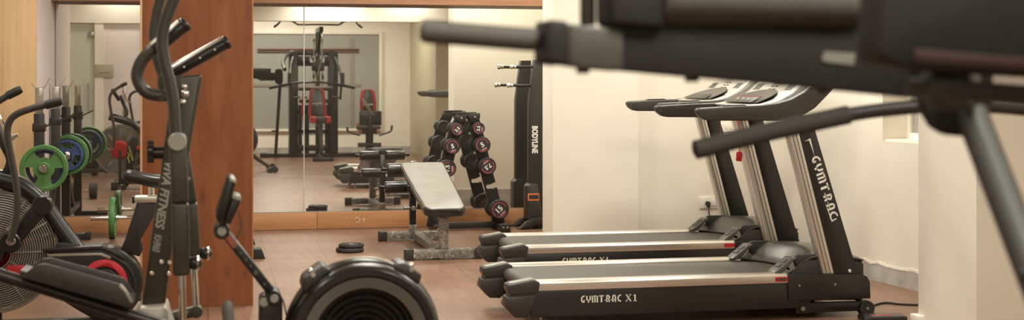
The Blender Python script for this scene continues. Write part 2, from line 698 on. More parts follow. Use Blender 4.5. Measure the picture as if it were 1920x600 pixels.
# door partition on the left, seen in the mirror
YD = 4.4
slab('wall_door_header', (XL, YD - .06, 2.06), (-0.9, YD + .06, ZC), WALL)
slab('wall_door_pier', (XL, YD - .05, 0), (-1.86, YD + .05, 2.06), WALL)
slab('wall_door_jamb', (-1.52, YD - .05, 0), (-1.40, YD + .05, 2.06), WALL)
d1 = struct(MB().box((-1.85, YD - .006, 0.01), (-1.53, YD + .006, 2.05)).build('door_1', GLASSD), 'greenish glass door, its glass paled for light, with long bar handle')
hb = MB()
for z in (0.88, 1.2):
    hb.rod((-1.60, YD + .006, z), (-1.60, YD + .05, z), .006, 10)
hb.rod((-1.60, YD + .05, 0.85), (-1.60, YD + .05, 1.24), .012, 12)
hb.build('door_handle', STEEL, d1)
MB().box((-1.60, YD - .02, 1.86), (-1.53, YD + .03, 1.94), .004).rod((-1.70, YD, 1.91), (-1.58, YD, 1.91), .006).build('door_hinge', STEEL, d1)
slab('wall_behind_door', (XL, YD - .9, 0), (-1.2, YD - .8, 2.5), PINK)
d2 = struct(MB().box((-1.40, YD - .02, 0.005), (-0.9, YD + .02, 2.06), .003).build('door_2', PINK), 'pale lilac door leaf with flat steel pull')
MB().box((-1.14, YD + .02, 0.80), (-1.11, YD + .045, 1.20), .004).build('door_handle', STEEL, d2)
MB().box((-1.36, YD + .02, 0.1), (-0.95, YD + .024, 1.92), .002).build('door_panel', PINK, d2)
sg = MB().box((-1.52, YD + .051, 1.31), (-1.27, YD + .056, 1.49), .002).build('door_sign', SIGNM)
tag(sg, 'small khaki card sign hung across the door frame, seen reversed in the mirror', 'sign')
MB().text('Stay Breaker', (-1.395, YD + .0562, 1.375), (-1, 0, 0), (0, 0, 1), .02, bold=.008).build('sign_lettering', INK, sg)
slab('wall_door_plinth', (XL, YD + .05, 0), (-1.9, YD + .06, .12), PLASTER)

# cross beam that carries the lights' glow
slab('ceiling_beam', (XL, 3.45, 2.14), (XR, 3.72, ZC), WALL, 'bright cream ceiling beam seen in the mirror')

# wooden pillar in the middle
PX0, PX1, PY = -0.372, 0.252, 8.27
pil = slab('pillar', (PX0, PY, 0), (PX1, PY + .62, ZC), WOODRED, 'square pillar clad in red brown wood veneer')
MB().box((PX0 - .002, PY - .002, 0), (PX0 + .010, PY + .010, ZC - .01), .002).build('trim_edge', WOODPALE, pil)
MB().box((PX1 - .006, PY - .002, 0), (PX1 + .002, PY + .010, ZC - .01), .001).build('trim_edge', PLY, pil)

# partition slab on the right of the mirrors, and the walls behind the treadmills
GP = G(1037, 300, 10.05)
PXL, PXR = GP.x, G(1197, 300, 10.05).x
slab('partition', (PXL, 10.05, 0), (PXR, 10.38, ZC), WALL, 'cream partition between the mirrors and the treadmills')
slab('wall_right_step', (PXR, 10.13, 0), (PXR + .062, 10.38, ZC), WALL)
CX, CYY = 4.01, 10.15
slab('wall_right_front', (PXR + .06, CYY, 0), (CX + .4, 10.38, ZC), WALL, 'cream wall behind the treadmills')
slab('wall_alcove', (3.62, 10.38, 0), (3.74, D + .03, ZC), WALL)
slab('baseboard_partition', (PXL + .01, 10.38, 0.0), (3.62, 10.395, 0.165), PLASTER, 'bare grey plaster strip low on the wall')


# angled right wall with its window opening
def ang(t, z, off=0.0):
    """point on the angled wall, t metres from the far corner towards the camera"""
    d = V((0.109, -1.0)).normalized()
    n = V((-d.y, d.x))       # into the wall (to the right)
    return V((CX + d.x * t + n.x * off, CYY + d.y * t + n.y * off, z))


def angslab(name, t0, t1, z0, z1, m, th=.62, off=0.0, label=None, mb=None):
    p = [ang(t0, z0, off), ang(t1, z0, off), ang(t1, z0, off + th), ang(t0, z0, off + th)]
    b = (mb or MB()).prism(p, (0, 0, z1 - z0))
    return b if mb is not None else struct(b.build(name, m), label)


def ang_t(px):
    """metres along the angled wall where the sight line px meets it"""
    lo, hi = 0.0, 5.0
    for _ in range(50):
        t = (lo + hi) / 2
        p = ang(t, 0)
        q = 960 + F * (p.x * CY - p.y * SY) / (p.x * SY + p.y * CY)
        lo, hi = (t, hi) if q < px else (lo, t)
    return lo


def ang_z(px, py):
    p = ang(ang_t(px), 0)
    return EYE - (py - HZ) / F * (p.x * SY + p.y * CY)


TW0, TW1, ZS, ZT = ang_t(1655), ang_t(1760), ang_z(1656, 264), 1.95
aw = MB()
angslab('', 0, TW0, 0, ZC, None, mb=aw)
angslab('', TW1, 4.2, 0, ZC, None, mb=aw)
angslab('', TW0, TW1, 0, ZS, None, mb=aw)
angslab('', TW0, TW1, ZT, ZC, None, mb=aw)
struct(aw.build('wall_right_angled', WALL), 'cream wall with a small deep window on the right')
w1 = MB()
wd = 0.02
while wd < .6:
    p_ = ang(TW0, 0, wd)
    if 960 + F * (p_.x * CY - p_.y * SY) / (p_.x * SY + p_.y * CY) > 1697:
        break
    wd += .004
angslab('', TW0, TW0 + .05, ZS, ZT, None, .05, wd, mb=w1)
angslab('', TW1 - .05, TW1, ZS, ZT, None, .05, wd, mb=w1)
angslab('', TW0 + .05, TW1 - .05, ZS, ZS + .05, None, .05, wd, mb=w1)
angslab('', TW0 + .05, TW1 - .05, ZT - .05, ZT, None, .05, wd, mb=w1)
angslab('', (TW0 + TW1) / 2 - .03, (TW0 + TW1) / 2 + .03, ZS + .05, ZT - .05, None, .05, wd, mb=w1)
win = struct(w1.build('window_1', WPLAST), 'small window in a deep opening on the right')
w2 = MB()
angslab('', TW0 + .05, TW1 - .05, ZS + .05, ZT - .05, None, .01, wd + .02, mb=w2)
w2.build('pane', GREYGLASS, win)
w3 = MB()
angslab('', TW0 + .02, TW1 - .02, ZS, ZS + .012, None, .28, .01, mb=w3)
w3.build('sill', WPLAST, win)
bb = MB()
rows = []
for k in range(40):
    t = 0.02 + k * 0.078
    h = 0.112 + random.uniform(-.008, .008)
    rows.append((t, h))
pts = [ang(rows[0][0], 0, -.004)] + [ang(t, h, -.004) for t, h in rows] + [ang(rows[-1][0], 0, -.004)]
bb.prism(pts, ang(0, 0, 0.0) - ang(0, 0, -.004))
struct(bb.build('baseboard_right', PLASTER), 'bare grey plaster strip with a torn paint edge')
tp = MB()
for (t, h), (t2, h2) in zip(rows, rows[1:]):
    w = random.uniform(.004, .016)
    tp.prism([ang(t, h - .004, -.006), ang(t2, h2 - .004, -.006), ang(t2, h2 + w, -.006), ang(t, h + w * .8, -.006)], ang(0, 0, 0) - ang(0, 0, -.005))
struct(tp.build('trim_torn_paint', CHIP))

# column at the right edge
YCF = 6.9
XCL = G(1722, 300, YCF).x
YCN = YCF
for k in range(400):
    YCN = YCF - k * .004
    p = V((XCL, YCN))
    if 960 + F * (p.x * CY - p.y * SY) / (p.x * SY + p.y * CY) > 1830:
        break
col = slab('column', (XCL, YCN, 0), (XR, YCF, ZC), WALL, 'cream column at the right edge of the picture')
MB().box((XCL - .035, YCF - .06, 0), (XCL + .02, YCF + .03, GF(1715, 590).z + .055), .006).build('trim_plinth', CHIP, col)

# wooden skirting under the mirrors and pelmet above them
sk = MB()
ZM = 0.147
xs = [XA, .02, .92, 2.33, 3.62]
for i, (a, b) in enumerate(zip(xs, xs[1:])):
    sk.box((a + .001, D - .025 - (.006 if i == 2 else 0), 0.004), (b - .001, D + .03, ZM), .002)
skb = struct(sk.build('baseboard_back', PLY), 'tan plywood skirting under the mirrors')
ch = MB()
o = G(680, 412, D - .034)
xd, yd = V((1, 0, 0)), V((0, 0, 1))
k = 1 / 219.0
def chalk(pts):
    ch.stroke([((a - 680) * k, (412 - b) * k) for a, b in pts], .006, o, xd, yd, .0006)
chalk([(667, 410.5), (666.5, 408.5), (669, 407.5), (672, 408.5), (674.6, 411), (674.5, 413.5), (672, 416), (667.5, 417.6)])
chalk([(682.6, 407), (682.2, 411), (682, 417.5)])
chalk([(680, 412), (686.5, 411.4)])
chalk([(645, 407), (646, 409)])
chalk([(649, 406), (650, 408)])
ch.build('chalk_mark', CHALK, skb)
slab('trim_pelmet', (XA, D - .30, 1.930), (3.62, D + .03, 2.10), PELMET, 'brown wood pelmet above the mirrors')

# mirrors: three sheets stood on the skirting; the middle one leans a hair out of line
def sheet(x0, x1, rz, label):
    w = x1 - x0
    b = MB().box((-w / 2, -.003, -.893), (w / 2, .003, .893), .0012, 1)
    o = b.build('mirror_sheet', MIRROR)
    o.location = ((x0 + x1) / 2, D + .004, 1.041)
    o.rotation_euler = (0, 0, rz)
    return tag(o, label, 'mirror', 'mirror sheets along the wall')


sheet(XA + .004, -.53, 0, 'tall wall mirror left of the wood pillar, behind the green plates')
sheet(-.524, .805, .0050, 'tall wall mirror just right of the wood pillar, with the seam on its right')
sheet(.811, 3.60, 0, 'widest wall mirror, behind the bench and dumbbell rack')
sm = MB().box((.8055, D - .006, .15), (.8105, D + .004, 1.93), .0005).build('trim_mirror_seam', WPLAST)
struct(sm)
slab('trim_mirror_edge', (XA, D - .012, .147), (3.60, D + .02, .153), STEEL)

# window with the grey film, in the rear wall (seen in the mirror)
a, b = M(475, 58, YR), M(716, 245, YR)
x0, x1, z0, z1 = 0.62, b.x, b.z, a.z
fr = MB()
for q in ((x0, z0, x0 + .05, z1), (x1 - .05, z0, x1, z1), (x0 + .05, z0, x1 - .05, z0 + .04), (x0 + .05, z1 - .05, x1 - .05, z1)):
    fr.box((q[0], YR, q[1]), (q[2], YR + .05, q[3]), .004)
w2o = struct(fr.build('window_2', WALL), 'large grey filmed window, seen in the mirror')
MB().box((x0 + .05, YR, z0 + .04), (x1 - .05, YR + .015, z1 - .05)).build('pane', GREYGLASS, w2o)
pp = MB()
for (pxa, pxb, py, r) in ((497, 673, 92.5, .015), (497, 673, 97, .012)):
    pp.rod(M(pxa, py, YR + .04), M(pxb, py, YR + .04), r)
for px in (528, 655):
    pp.rod(M(px, 90, YR + .035), M(px, 99, YR + .035), .008)
pp.build('pipe_rail', PIPE, w2o)
mu = MB()
q0, q1 = M(477, 157, YR), M(676, 162, YR)
mu.box((x0 + .05, YR + .015, q1.z), (q1.x, YR + .03, q0.z))
q0, q1 = M(657, 86, YR), M(664, 245, YR)
mu.box((q0.x, YR + .015, z0 + .04), (q1.x, YR + .025, z1 - .12))
mu.build('mullion', mat('khaki_mullion', (.24, .21, .16), .5), w2o)
slab('baseboard_rear', (.3, YR, 0), (3.5, YR + .012, .1), PLASTER)

# ---------------------------------------------------------------- sockets and switches
def plate(name, label, cat, lo, hi, nface, parts):
    """lo/hi corners of a small wall plate"""
    p = MB().box(lo, hi, .004).build(name, WPLAST)
    tag(p, label, cat)
    return p


# on the back of the partition, seen in the mirror: three switch plates and a socket
yb = 10.38
for (pxa, pya, pxb, pyb, nm, lb) in (
        (974, 148, 992, 177, 'switch_plate', 'white wall switch plate highest in the mirror beside the tall black stand'),
        (974, 201, 992, 233, 'switch_plate', 'white wall switch plate at mid height beside the tall black stand'),
        (974, 258, 992, 291, 'switch_plate', 'white wall switch plate lowest of three beside the tall black stand')):
    p, q = M(pxa, pya, yb), M(pxb, pyb, yb)
    pl = MB().box((p.x, yb, q.z), (q.x, yb + .012, p.z), .004).build(nm, WPLAST)
    tag(pl, lb, 'switch', 'switch plates above the wall socket')
    MB().box((p.x + .022, yb + .012, q.z + .035), (q.x - .02, yb + .017, p.z - .035), .002).build('rocker', DKGREY if pya > 180 else WPLAST, pl)
p, q = M(968, 316, yb), M(986, 332, yb)
so = MB().box((p.x, yb, q.z), (q.x, yb + .012, p.z), .004).build('wall_socket', WPLAST)
tag(so, 'white wall socket low beside the tall black stand', 'socket')
hs = MB()
cx, cz = (p.x + q.x) / 2, (p.z + q.z) / 2
for dx, dz in ((0, .014), (-.012, -.01), (.012, -.01)):
    hs.rod((cx + dx, yb + .0119, cz + dz), (cx + dx, yb + .0131, cz + dz), .0045, 10)
hs.build('pin_hole', INK, so)

# behind the far treadmill
p, q = G(1311, 369, CYY), G(1349, 390, CYY)
so = thing('wall_socket', 'white socket plate with black plug behind the far treadmill', 'socket', (p.x, CYY, q.z))
MB().box((p.x, CYY - .014, q.z), (q.x, CYY, p.z), .004).build('plate', WPLAST, so)
p, q = G(1332, 374, CYY), G(1345, 386, CYY)
MB().box((p.x, CYY - .019, q.z), (q.x, CYY - .012, p.z), .002).build('rocker', WHITE, so)
c = G(1325, 381, CYY)
MB().rod(c + V((0, -.014, 0)), c + V((0, -.032, 0)), .018, 16).prism(
    [c + V((-.016, -.030, .012)), c + V((.016, -.030, .012)), c + V((.010, -.030, -.03)), c + V((-.010, -.030, -.03))], (0, -.02, 0), .004).build('plug', MATTE, so)
MB().tube(catmull([c + V((0, -.04, -.028)), c + V((.004, -.042, -.07)), c + V((.02, -.03, -.13)), c + V((.05, -.02, c.z * -1 + .02)) + V((0, 0, c.z - c.z))], 6), .004, 8).build('cable', MATTE, so)
p, q = G(1332, 229, CYY), G(1406, 247, CYY)
sb = MB().box((p.x, CYY - .016, q.z), (q.x, CYY, p.z), .004).build('switch_board', WPLAST)
tag(sb, 'long white switch board on the wall behind the treadmill handles', 'switch board')
rk = MB()
for i in range(7):
    x = p.x + .03 + i * (q.x - p.x - .06) / 6.5
    rk.box((x, CYY - .020, q.z + .022), (x + .022, CYY - .015, p.z - .022), .002)
rk.build('rocker', WHITE, sb)
t0, t1 = ang_t(1417), ang_t(1452)
b = MB()
angslab('', t0, t1, ang_z(1430, 238), ang_z(1430, 226), None, .014, -.014, mb=b)
sb = b.build('switch_board', WPLAST)
tag(sb, 'white switch board on the angled wall, half behind a treadmill post', 'switch board')
# ---------------------------------------------------------------- lettering in the treadmill maker's style
def deco(mb, word, o, xd, yd, h):
    """round-shouldered display capitals, drawn with a broad and a thin pen; returns the width"""
    def arc(cx, cy, rx, ry, a0, a1, n=12):
        return [(cx + rx * math.cos(math.radians(a0 + (a1 - a0) * i / n)), cy + ry * math.sin(math.radians(a0 + (a1 - a0) * i / n))) for i in range(n + 1)]
    B, T = .17, .08
    glyph = {
        'G': (.60, [(arc(.42, .5, .33, .44, 75, 268), B), ([(.42, .06), (.42, .42)], B), ([(.30, .40), (.52, .40)], T)]),
        'y': (.62, [([(.08, .96), (.08, .55), (.16, .36), (.30, .30)], B), ([(.52, .96), (.52, .55), (.44, .36), (.30, .30)], B), ([(.30, .36), (.30, 0)], B)]),
        'M': (.84, [([(.10, 0), (.10, .96)], B), ([(.10, .88), (.60, .90)], B), (arc(.50, .70, .24, .22, 90, 0, 6) + [(.74, 0)], B), ([(.42, .86), (.42, 0)], B)]),
        'T': (.66, [([(.02, .9), (.64, .9)], B), ([(.33, .92), (.33, 0)], B * 1.2)]),
        'R': (.72, [([(.28, 0), (.28, .98)], B), (arc(.30, .68, .32, .27, 90, -90), B), ([(-.02, .30), (.38, .30)], T), ([(.38, .42), (.58, .22), (.60, 0)], B)]),
        'A': (.72, [([(.24, 0), (.24, .66)] + arc(.41, .68, .17, .25, 180, 0, 8) + [(.58, 0)], B), ([(-.06, .30), (.58, .30)], T)]),
        'C': (.62, [(arc(.52, .5, .42, .44, 92, 268), B)]),
        'X': (.86, [([(.10, .95), (.66, .05)], B), ([(.64, .95), (.08, .05)], T * .9), ([(0, .96), (.24, .96)], T), ([(.5, .96), (.76, .96)], T), ([(-.02, .04), (.22, .04)], T), ([(.52, .04), (.78, .04)], T)]),
        '1': (.55, [([(.28, 0), (.28, .98)], B), ([(.06, .74), (.26, .92)], T), ([(.06, .04), (.5, .04)], T)]),
        ' ': (.30, []),
    }
    x = 0
    for i, c in enumerate(word):
        w, st = glyph[c]
        for pts, pw in st:
            mb.stroke([((x + a) * h, b * h) for a, b in pts], pw * h, o, xd, yd, .0008 + .00003 * i)
        x += w + .10
    return x * h


# ---------------------------------------------------------------- treadmill
YN = 7.16                                     # near flank of the near treadmill
WT = 0.79
YFAR = YN + WT
tr = thing('treadmill', 'nearer of two black and silver treadmills, its flank lettering in full view', 'treadmill', (2.5, YN + WT / 2, 0), 'treadmills side by side')


def side(pts, y0, th, fnY=YN):
    """profile surveyed on the near flank, set at y0 and given thickness th"""
    P = xz(pts, fnY)
    return [V((p.x, y0, p.z)) for p in P], (0, th, 0)


cap = [(953, 535), (1002, 525), (1013, 530), (1010, 550), (957, 554), (952, 545)]
waist = [(957, 552), (1008, 548), (1006, 558), (956, 560)]
low_ = [(951, 558), (1006.5, 554), (993, 587), (989, 596), (966, 596), (947, 575)]
for y0 in (YN, YFAR - .115):
    pts, vec = side(cap, y0, .115)
    p3, v3 = side(waist, y0 + .005, .105)
    p4, v4 = side(low_, y0, .115)
    c = MB().prism(pts, vec, .006, 3).prism(p3, v3).prism(p4, v4, .005, 2).build('end_cap', DKGREY, tr)
    p2, v2 = side([(957, 533), (1001, 524.3), (1009, 527.5), (965, 534)], y0 + .02, .075)
    MB().prism([q + V((0, 0, .001)) for q in p2], v2, .002).build('end_cap_top', mat('pale_grey_top', (.24, .225, .195), .4, metal=.2), c)  # paler grey face on top of the dark cap
RT = G(1100, 525.0, YN).z                     # top of the side rails
XR0, XR1 = G(1006, 527, YN).x, G(1478, 515, YN).x
for y0 in (YN + .005, YFAR - .095):
    r = MB().prism([V((XR0, y0, RT - .050)), V((XR0, y0, RT - .012)), V((XR0, y0 + .012, RT)), V((XR0, y0 + .078, RT)), V((XR0, y0 + .09, RT - .006)), V((XR0, y0 + .09, RT - .050))], (XR1 - XR0, 0, 0), .002).build('side_rail', SILVER, tr)
    if y0 < 7.5:
        o1 = G(1454, 525.5, YN + .004)
        s = MB().box((o1.x, YN + .003, RT - .042), (o1.x + .070, YN + .006, RT - .017)).build('warning_label', RED, r)
        MB().box((o1.x + .020, YN + .0020, RT - .037), (o1.x + .060, YN + .0035, RT - .022)).box((o1.x + .005, YN + .0020, RT - .037), (o1.x + .012, YN + .0035, RT - .022)).build('label_print', INK, s)
for y0 in (YN + .012, YFAR - .05):
    MB().box((G(995, 560, YN).x, y0, .062), (G(1500, 530, YN).x, y0 + .038, RT - .050), .004).build('side_panel', SATIN, tr)
    pts, vec = side([(1477, 514.5), (1618, 514.5), (1627, 519), (1632, 529), (1633, 560), (1604, 560.5), (1602, 563), (1480, 564)], y0 - .010, .05)
    MB().prism(pts, vec, .004).build('motor_cover_side', SATIN, tr)
    bt = MB()
    for px, py in ((1499.5, 536), (1566.5, 533.5)):
        p = G(px, py, YN)
        bt.rod(V((p.x, y0 - .012, p.z)), V((p.x, y0, p.z)), .006, 10)
    bt.split('bolt', STEEL, tr)
# deck, belt and rear roller
XB = G(1014, 545, YN).x
yb0, yb1 = YN + .098, YFAR - .098
MB().box((XB + .05, yb0 + .01, .055), (XR1 + .2, yb1 - .01, RT - .045), .004).build('deck', SATIN, tr)
belt = MB()
zt, zb, rr = RT - .018, RT - .095, .0385
prof = [V((XR1 + .12, 0, zt))] + [V((XB - math.sin(a) * rr - .02, 0, (zt + zb) / 2 + math.cos(a) * rr)) for a in (PI * i / 14 for i in range(15))] + [V((XR1 + .12, 0, zb))]
belt.grid([[p + V((0, yb0, 0)) for p in prof], [p + V((0, yb1, 0)) for p in prof]], None)
belt.build('running_belt', BELT, tr)
MB().rod((XB - .02, yb0 - .02, (zt + zb) / 2), (XB - .02, yb1 + .02, (zt + zb) / 2), .036).build('rear_roller', SATIN, tr)

# motor hood: domed between the two flanks, hollowed at the front
hood, blk = MB(), MB()
hx0, hx1 = XR1 - .05, G(1624, 515, YN).x
ym = (YN + YFAR) / 2
HZ_ = lambda u: .265 - .02 * u
rows = []
for i in range(15):
    u = i / 14
    row = []
    for j in range(21):
        v = j / 20 * 2 - 1
        start = hx0 + .03 + .16 * (1 - v * v)          # the front edge is a bow
        x = start + (hx1 - start) * u
        rise = min(1.0, u / .40)
        rise = rise * rise * (3 - 2 * rise)
        zz = RT - .005 + (.092 + .016 * (1 - v * v)) * rise - .025 * max(0, (u - .6) / .4) ** 2
        row.append(V((x, ym + v * (WT / 2 - .03), zz)))
    rows.append(row)
hood.grid(rows, (0, 0, -.006))
hd = hood.build('motor_hood', HOODM, tr)
for y0, y1 in ((YN + .03, YN + .05), (YFAR - .05, YFAR - .03)):
    blk.prism([V((hx0 + .05, y0, RT - .03)), V((hx0 + .15, y0, RT + .065)), V((hx1 - .12, y0, RT + .066)), V((hx1, y0, RT + .04)), V((hx1, y0, RT - .03))], (0, y1 - y0, 0), .004)
    blk.box((hx0 + .1, min(y0, y1), .10), (hx1, max(y0, y1), RT - .02))
blk.box((hx1 - .02, YN + .05, .08), (hx1, YFAR - .05, RT + .06))
for y0, y1 in ((YN + .05, YN + .075), (YFAR - .075, YFAR - .05)):
    blk.prism([V((hx0 + .10, y0, RT + .074)), V((hx0 + .13, y0, RT + .093)), V((hx1 - .14, y0, RT + .092)), V((hx1 - .02, y0, RT + .070)), V((hx1 - .02, y0, RT + .02)), V((hx0 + .12, y0, RT + .02))], (0, y1 - y0, 0), .004)
blk.build('motor_housing', MATTE, tr)
for y0, y1 in ((YN + .035, YN + .13), (YFAR - .13, YFAR - .035)):
    p = MB().prism([V((hx0 - .02, y0, RT - .002)), V((hx0 + .0, y0, RT + .015)), V((hx0 + .085, y0, RT + .080)), V((hx0 + .115, y0, RT + .080)), V((hx0 + .03, y0, RT - .002))], (0, y1 - y0, 0), .005).build('foot_step', HOODM, tr)
    d = (V((hx0 + .085, 0, RT + .080)) - V((hx0, 0, RT + .015)))
    s = MB()
    for k in (.2, .55):
        a = V((hx0, y0 + .018, RT + .0165)) + d * k
        b = V((hx0, y0 + .018, RT + .0165)) + d * (k + .26)
        s.prism([a, b, b + V((0, y1 - y0 - .036, 0)), a + V((0, y1 - y0 - .036, 0))], V((-d.z, 0, d.x)).normalized() * .003)
    s.build('tread_pad', DKGREY, p)

# uprights: silver nose and black blade
sv = [(1545, 516), (1567, 516), (1494, 222), (1472, 222)]
bk = [(1566.5, 518), (1612, 518), (1522, 216), (1493, 216)]
for y0 in (YN + .012, YFAR - .068):
    pts, vec = side(bk, y0, .056)
    u = MB().prism(pts, vec, .004).build('upright', SATIN, tr)
    pts, vec = side(sv, y0 - .006, .068)
    n = MB().prism(pts, vec, .014, 4).build('upright_nose', SILVER, u)
    pts, vec = side([(1551, 516), (1552.5, 516), (1480, 222), (1478.5, 222)], y0 - .0068, .001)
    b = MB()
    b.prism(pts, vec)
    pts, vec = side([(1558, 516), (1559.5, 516), (1487, 222), (1485.5, 222)], y0 - .0068, .001)
    b.prism(pts, vec)
    b.build('groove', HOODM, u)
    p = G(1594, 508, YN)
    MB().rod(V((p.x, y0 - .010, p.z)), V((p.x, y0 + .002, p.z)), .009, 12).build('bolt', CHROME, u)
    if y0 < 7.5:
        a, bq = G(1531, 305, YN), G(1558, 390, YN)
        xd = (bq - a)
        Lw = xd.length
        xd.normalize()
        yd = V((0, 1, 0)).cross(xd) * -1
        yd = V((xd.z * -1, 0, xd.x)) if False else V((-xd.z, 0, xd.x))
        lt = MB()
        hh = .048
        o1 = G(1522, 296, YN)
        o1.y = y0 - .0009
        probe = MB()
        wtot = deco(probe, 'GyMTRAC', V((0, 0, 0)), V((1, 0, 0)), V((0, 0, 1)), hh)
        probe.bm.free()
        tot = (G(1563, 414, YN) - G(1522, 296, YN)).length
        # letters run down the blade, their tops to the right
        deco(lt, 'GyMTRAC', o1 + V((0, 0, 0)), xd * (tot / wtot), yd, hh)
        q = G(1512, 262, YN); q.y = y0 - .0009
        r0 = G(1553, 405, YN); r0.y = y0 - .0009
        def px2(pts):
            return [V((G(a, b, YN).x, y0 - .0004, G(a, b, YN).z)) for a, b in pts]
        cm = MB()
        cm.prism(px2([(1509.5, 265.5), (1521, 259.5), (1529, 293), (1518.5, 263)]), (0, -.0006, 0))
        cm.prism(px2([(1549, 381), (1562.5, 413), (1570, 409), (1570.5, 411), (1561, 416.5)]), (0, -.0006, 0))
        lt.build('lettering', WHITE, u)
        cm.split('corner_mark', WHITE, u)

# flank lettering
o1 = G(1089, 568, YN + .012)
lt = MB()
probe = MB()
w0 = deco(probe, 'GyMTRAC X1', V((0, 0, 0)), V((1, 0, 0)), V((0, 0, 1)), .037)
probe.bm.free()
tot = (G(1196, 560, YN) - G(1089, 560, YN)).length
wq = deco(lt, 'GyMTRAC', V((o1.x, YN + .0116, o1.z)), V((tot / w0, 0, 0)), V((0, 0, 1)), .037)
lt.build('lettering', WHITE, tr)
lt = MB()
deco(lt, 'X1', V((o1.x + (wq + .40 * .037) * tot / w0, YN + .0116, o1.z)), V((tot / w0, 0, 0)), V((0, 0, 1)), .037)
lt.build('model_lettering', WHITE, tr)

# handrails
arm = [(1312, 203), (1309, 208), (1313, 217), (1322, 224), (1332, 226.5), (1455, 227), (1490, 224), (1512, 214), (1530, 203), (1560, 172), (1588, 140), (1600, 118), (1560, 116), (1535, 150), (1510, 172), (1485, 186), (1460, 193.5), (1430, 197.5), (1380, 199)]
for y0 in (YN + .008, YFAR - .075):
    pts, vec = side(arm, y0, .067)
    h = MB().prism(pts, vec, .010, 3).build('handrail', DKGREY if y0 > 7.5 else mat('olive_black_plastic', (.040, .037, .027), .42), tr)
    p2, v2 = side([(1356, 199.6), (1360, 197.6), (1400, 196.4), (1404, 198.6)], y0 + .012, .043)
    MB().prism(p2, v2, .002).build('grip_sensor', SATIN, h)
    p2, v2 = side([(1311, 204.5), (1311.5, 214), (1321, 222.5), (1318, 212)], y0 - .001, .003)
    MB().prism(p2, v2, .001).build('tip_seam', GUN, h)
# console between the handrails
cp = [(1425, 199), (1445, 194.5), (1470, 187), (1495, 173), (1520, 150), (1545, 118), (1590, 118), (1560, 165), (1520, 200), (1440, 212)]
pts, vec = side(cp, YN + .072, WT - .144)
cn = MB().prism(pts, vec, .012, 3).build('console', SILVERP, tr)
# arched dark recess with its display
S0, S1 = G(1432, 196.5, YN), G(1497, 171, YN)
dx = (S1 - S0)
nn = V((-dx.z, 0, dx.x)).normalized()
rec, dsp, red_, grl = MB(), MB(), MB(), MB()
ac = []
for i in range(17):
    t = PI * i / 16
    yy = ym - math.cos(t) * .265
    ac.append(S0 + dx * (.10 + .95 * math.sin(t) ** .8) + V((0, yy - S0.y, 0)))
rec.prism([p + nn * .001 for p in ac], nn * .004)
rec.build('display_recess', SATIN, cn)
dsp.prism([S0 + dx * .04 + V((0, ym - .20 - S0.y, 0)) + nn * .005, S0 + dx * .04 + V((0, ym + .20 - S0.y, 0)) + nn * .005,
           S0 + dx * .33 + V((0, ym + .18 - S0.y, 0)) + nn * .012, S0 + dx * .33 + V((0, ym - .18 - S0.y, 0)) + nn * .012], nn * .003, .001)
dp = dsp.build('display_panel', DKGREY, cn)
bt = MB()
for i in range(6):
    bt.bar(S0 + dx * (.16 + .10 * (i % 2)) + V((0, ym - .10 + i * .04 - S0.y - .010, 0)) + nn * .0125, S0 + dx * (.16 + .10 * (i % 2)) + V((0, ym - .10 + i * .04 - S0.y + .010, 0)) + nn * .0125, .012, .003, up=nn)
bt.split('button', GREYP, dp)
red_.prism([S0 + dx * .36 + V((0, ym - .18 - S0.y, 0)) + nn * .010, S0 + dx * .36 + V((0, ym + .18 - S0.y, 0)) + nn * .010,
            S0 + dx * .41 + V((0, ym + .17 - S0.y, 0)) + nn * .013, S0 + dx * .41 + V((0, ym - .17 - S0.y, 0)) + nn * .013], nn * .002)
red_.build('red_trim', mat('dark_red_trim', (.16, .02, .02), .4), dp)
T0, T1 = G(1497, 171.5, YN), G(1519, 151, YN)
dt = T1 - T0
nt_ = V((-dt.z, 0, dt.x)).normalized()
for yc in (ym - .23, ym + .23):
    for i in range(7):
        a = T0 + dt * (.12 + i * .085) + V((0, yc - T0.y, 0))
        grl.bar(a + V((0, -.05, 0)) + nt_ * .0006, a + V((0, .05, 0)) + nt_ * .0006, .0045, .002, up=nt_)
for j in range(2):
    for i in range(3):
        a = T0 + dt * (.15 + i * .28) + V((0, ym - .03 + j * .06 - T0.y, 0))
        grl.bar(a + V((0, -.020, 0)) + nt_ * .0006, a + V((0, .020, 0)) + nt_ * .0006, .010, .002, up=nt_)
grl.split('vent_slot', INK, cn)
# tablet rest behind the console
p0 = G(1500, 118, YN)
MB().box((p0.x + .02, ym - .02, p0.z - .06), (p0.x + .15, ym + .1, p0.z + .14), .008).build('tablet_rest', SATIN, cn)
# cross tube under the console and the safety key
z = G(1490, 214, YN).z
MB().box((G(1470, 214, YN).x, YN + .07, z - .01), (G(1505, 214, YN).x, YFAR - .07, z + .03), .006).build('cross_tube', SATIN, tr)
k0 = G(1387, 292, ym + .05)
kt = V((k0.x - .01, k0.y, z + .0))
ky = MB().prism([k0 + V((-.018, 0, -.03)), k0 + V((.012, 0, -.034)), k0 + V((.02, 0, .01)), k0 + V((.006, 0, .026)), k0 + V((-.016, 0, .02))], (0, .018, 0), .004).build('safety_key', RED, tr)
MB().tube(catmull([k0 + V((0, .009, .024)), k0 + V((.004, .009, .12)), kt + V((0, .004, -.02)), kt], 5), .0022, 6).build('key_cord', RED, ky)
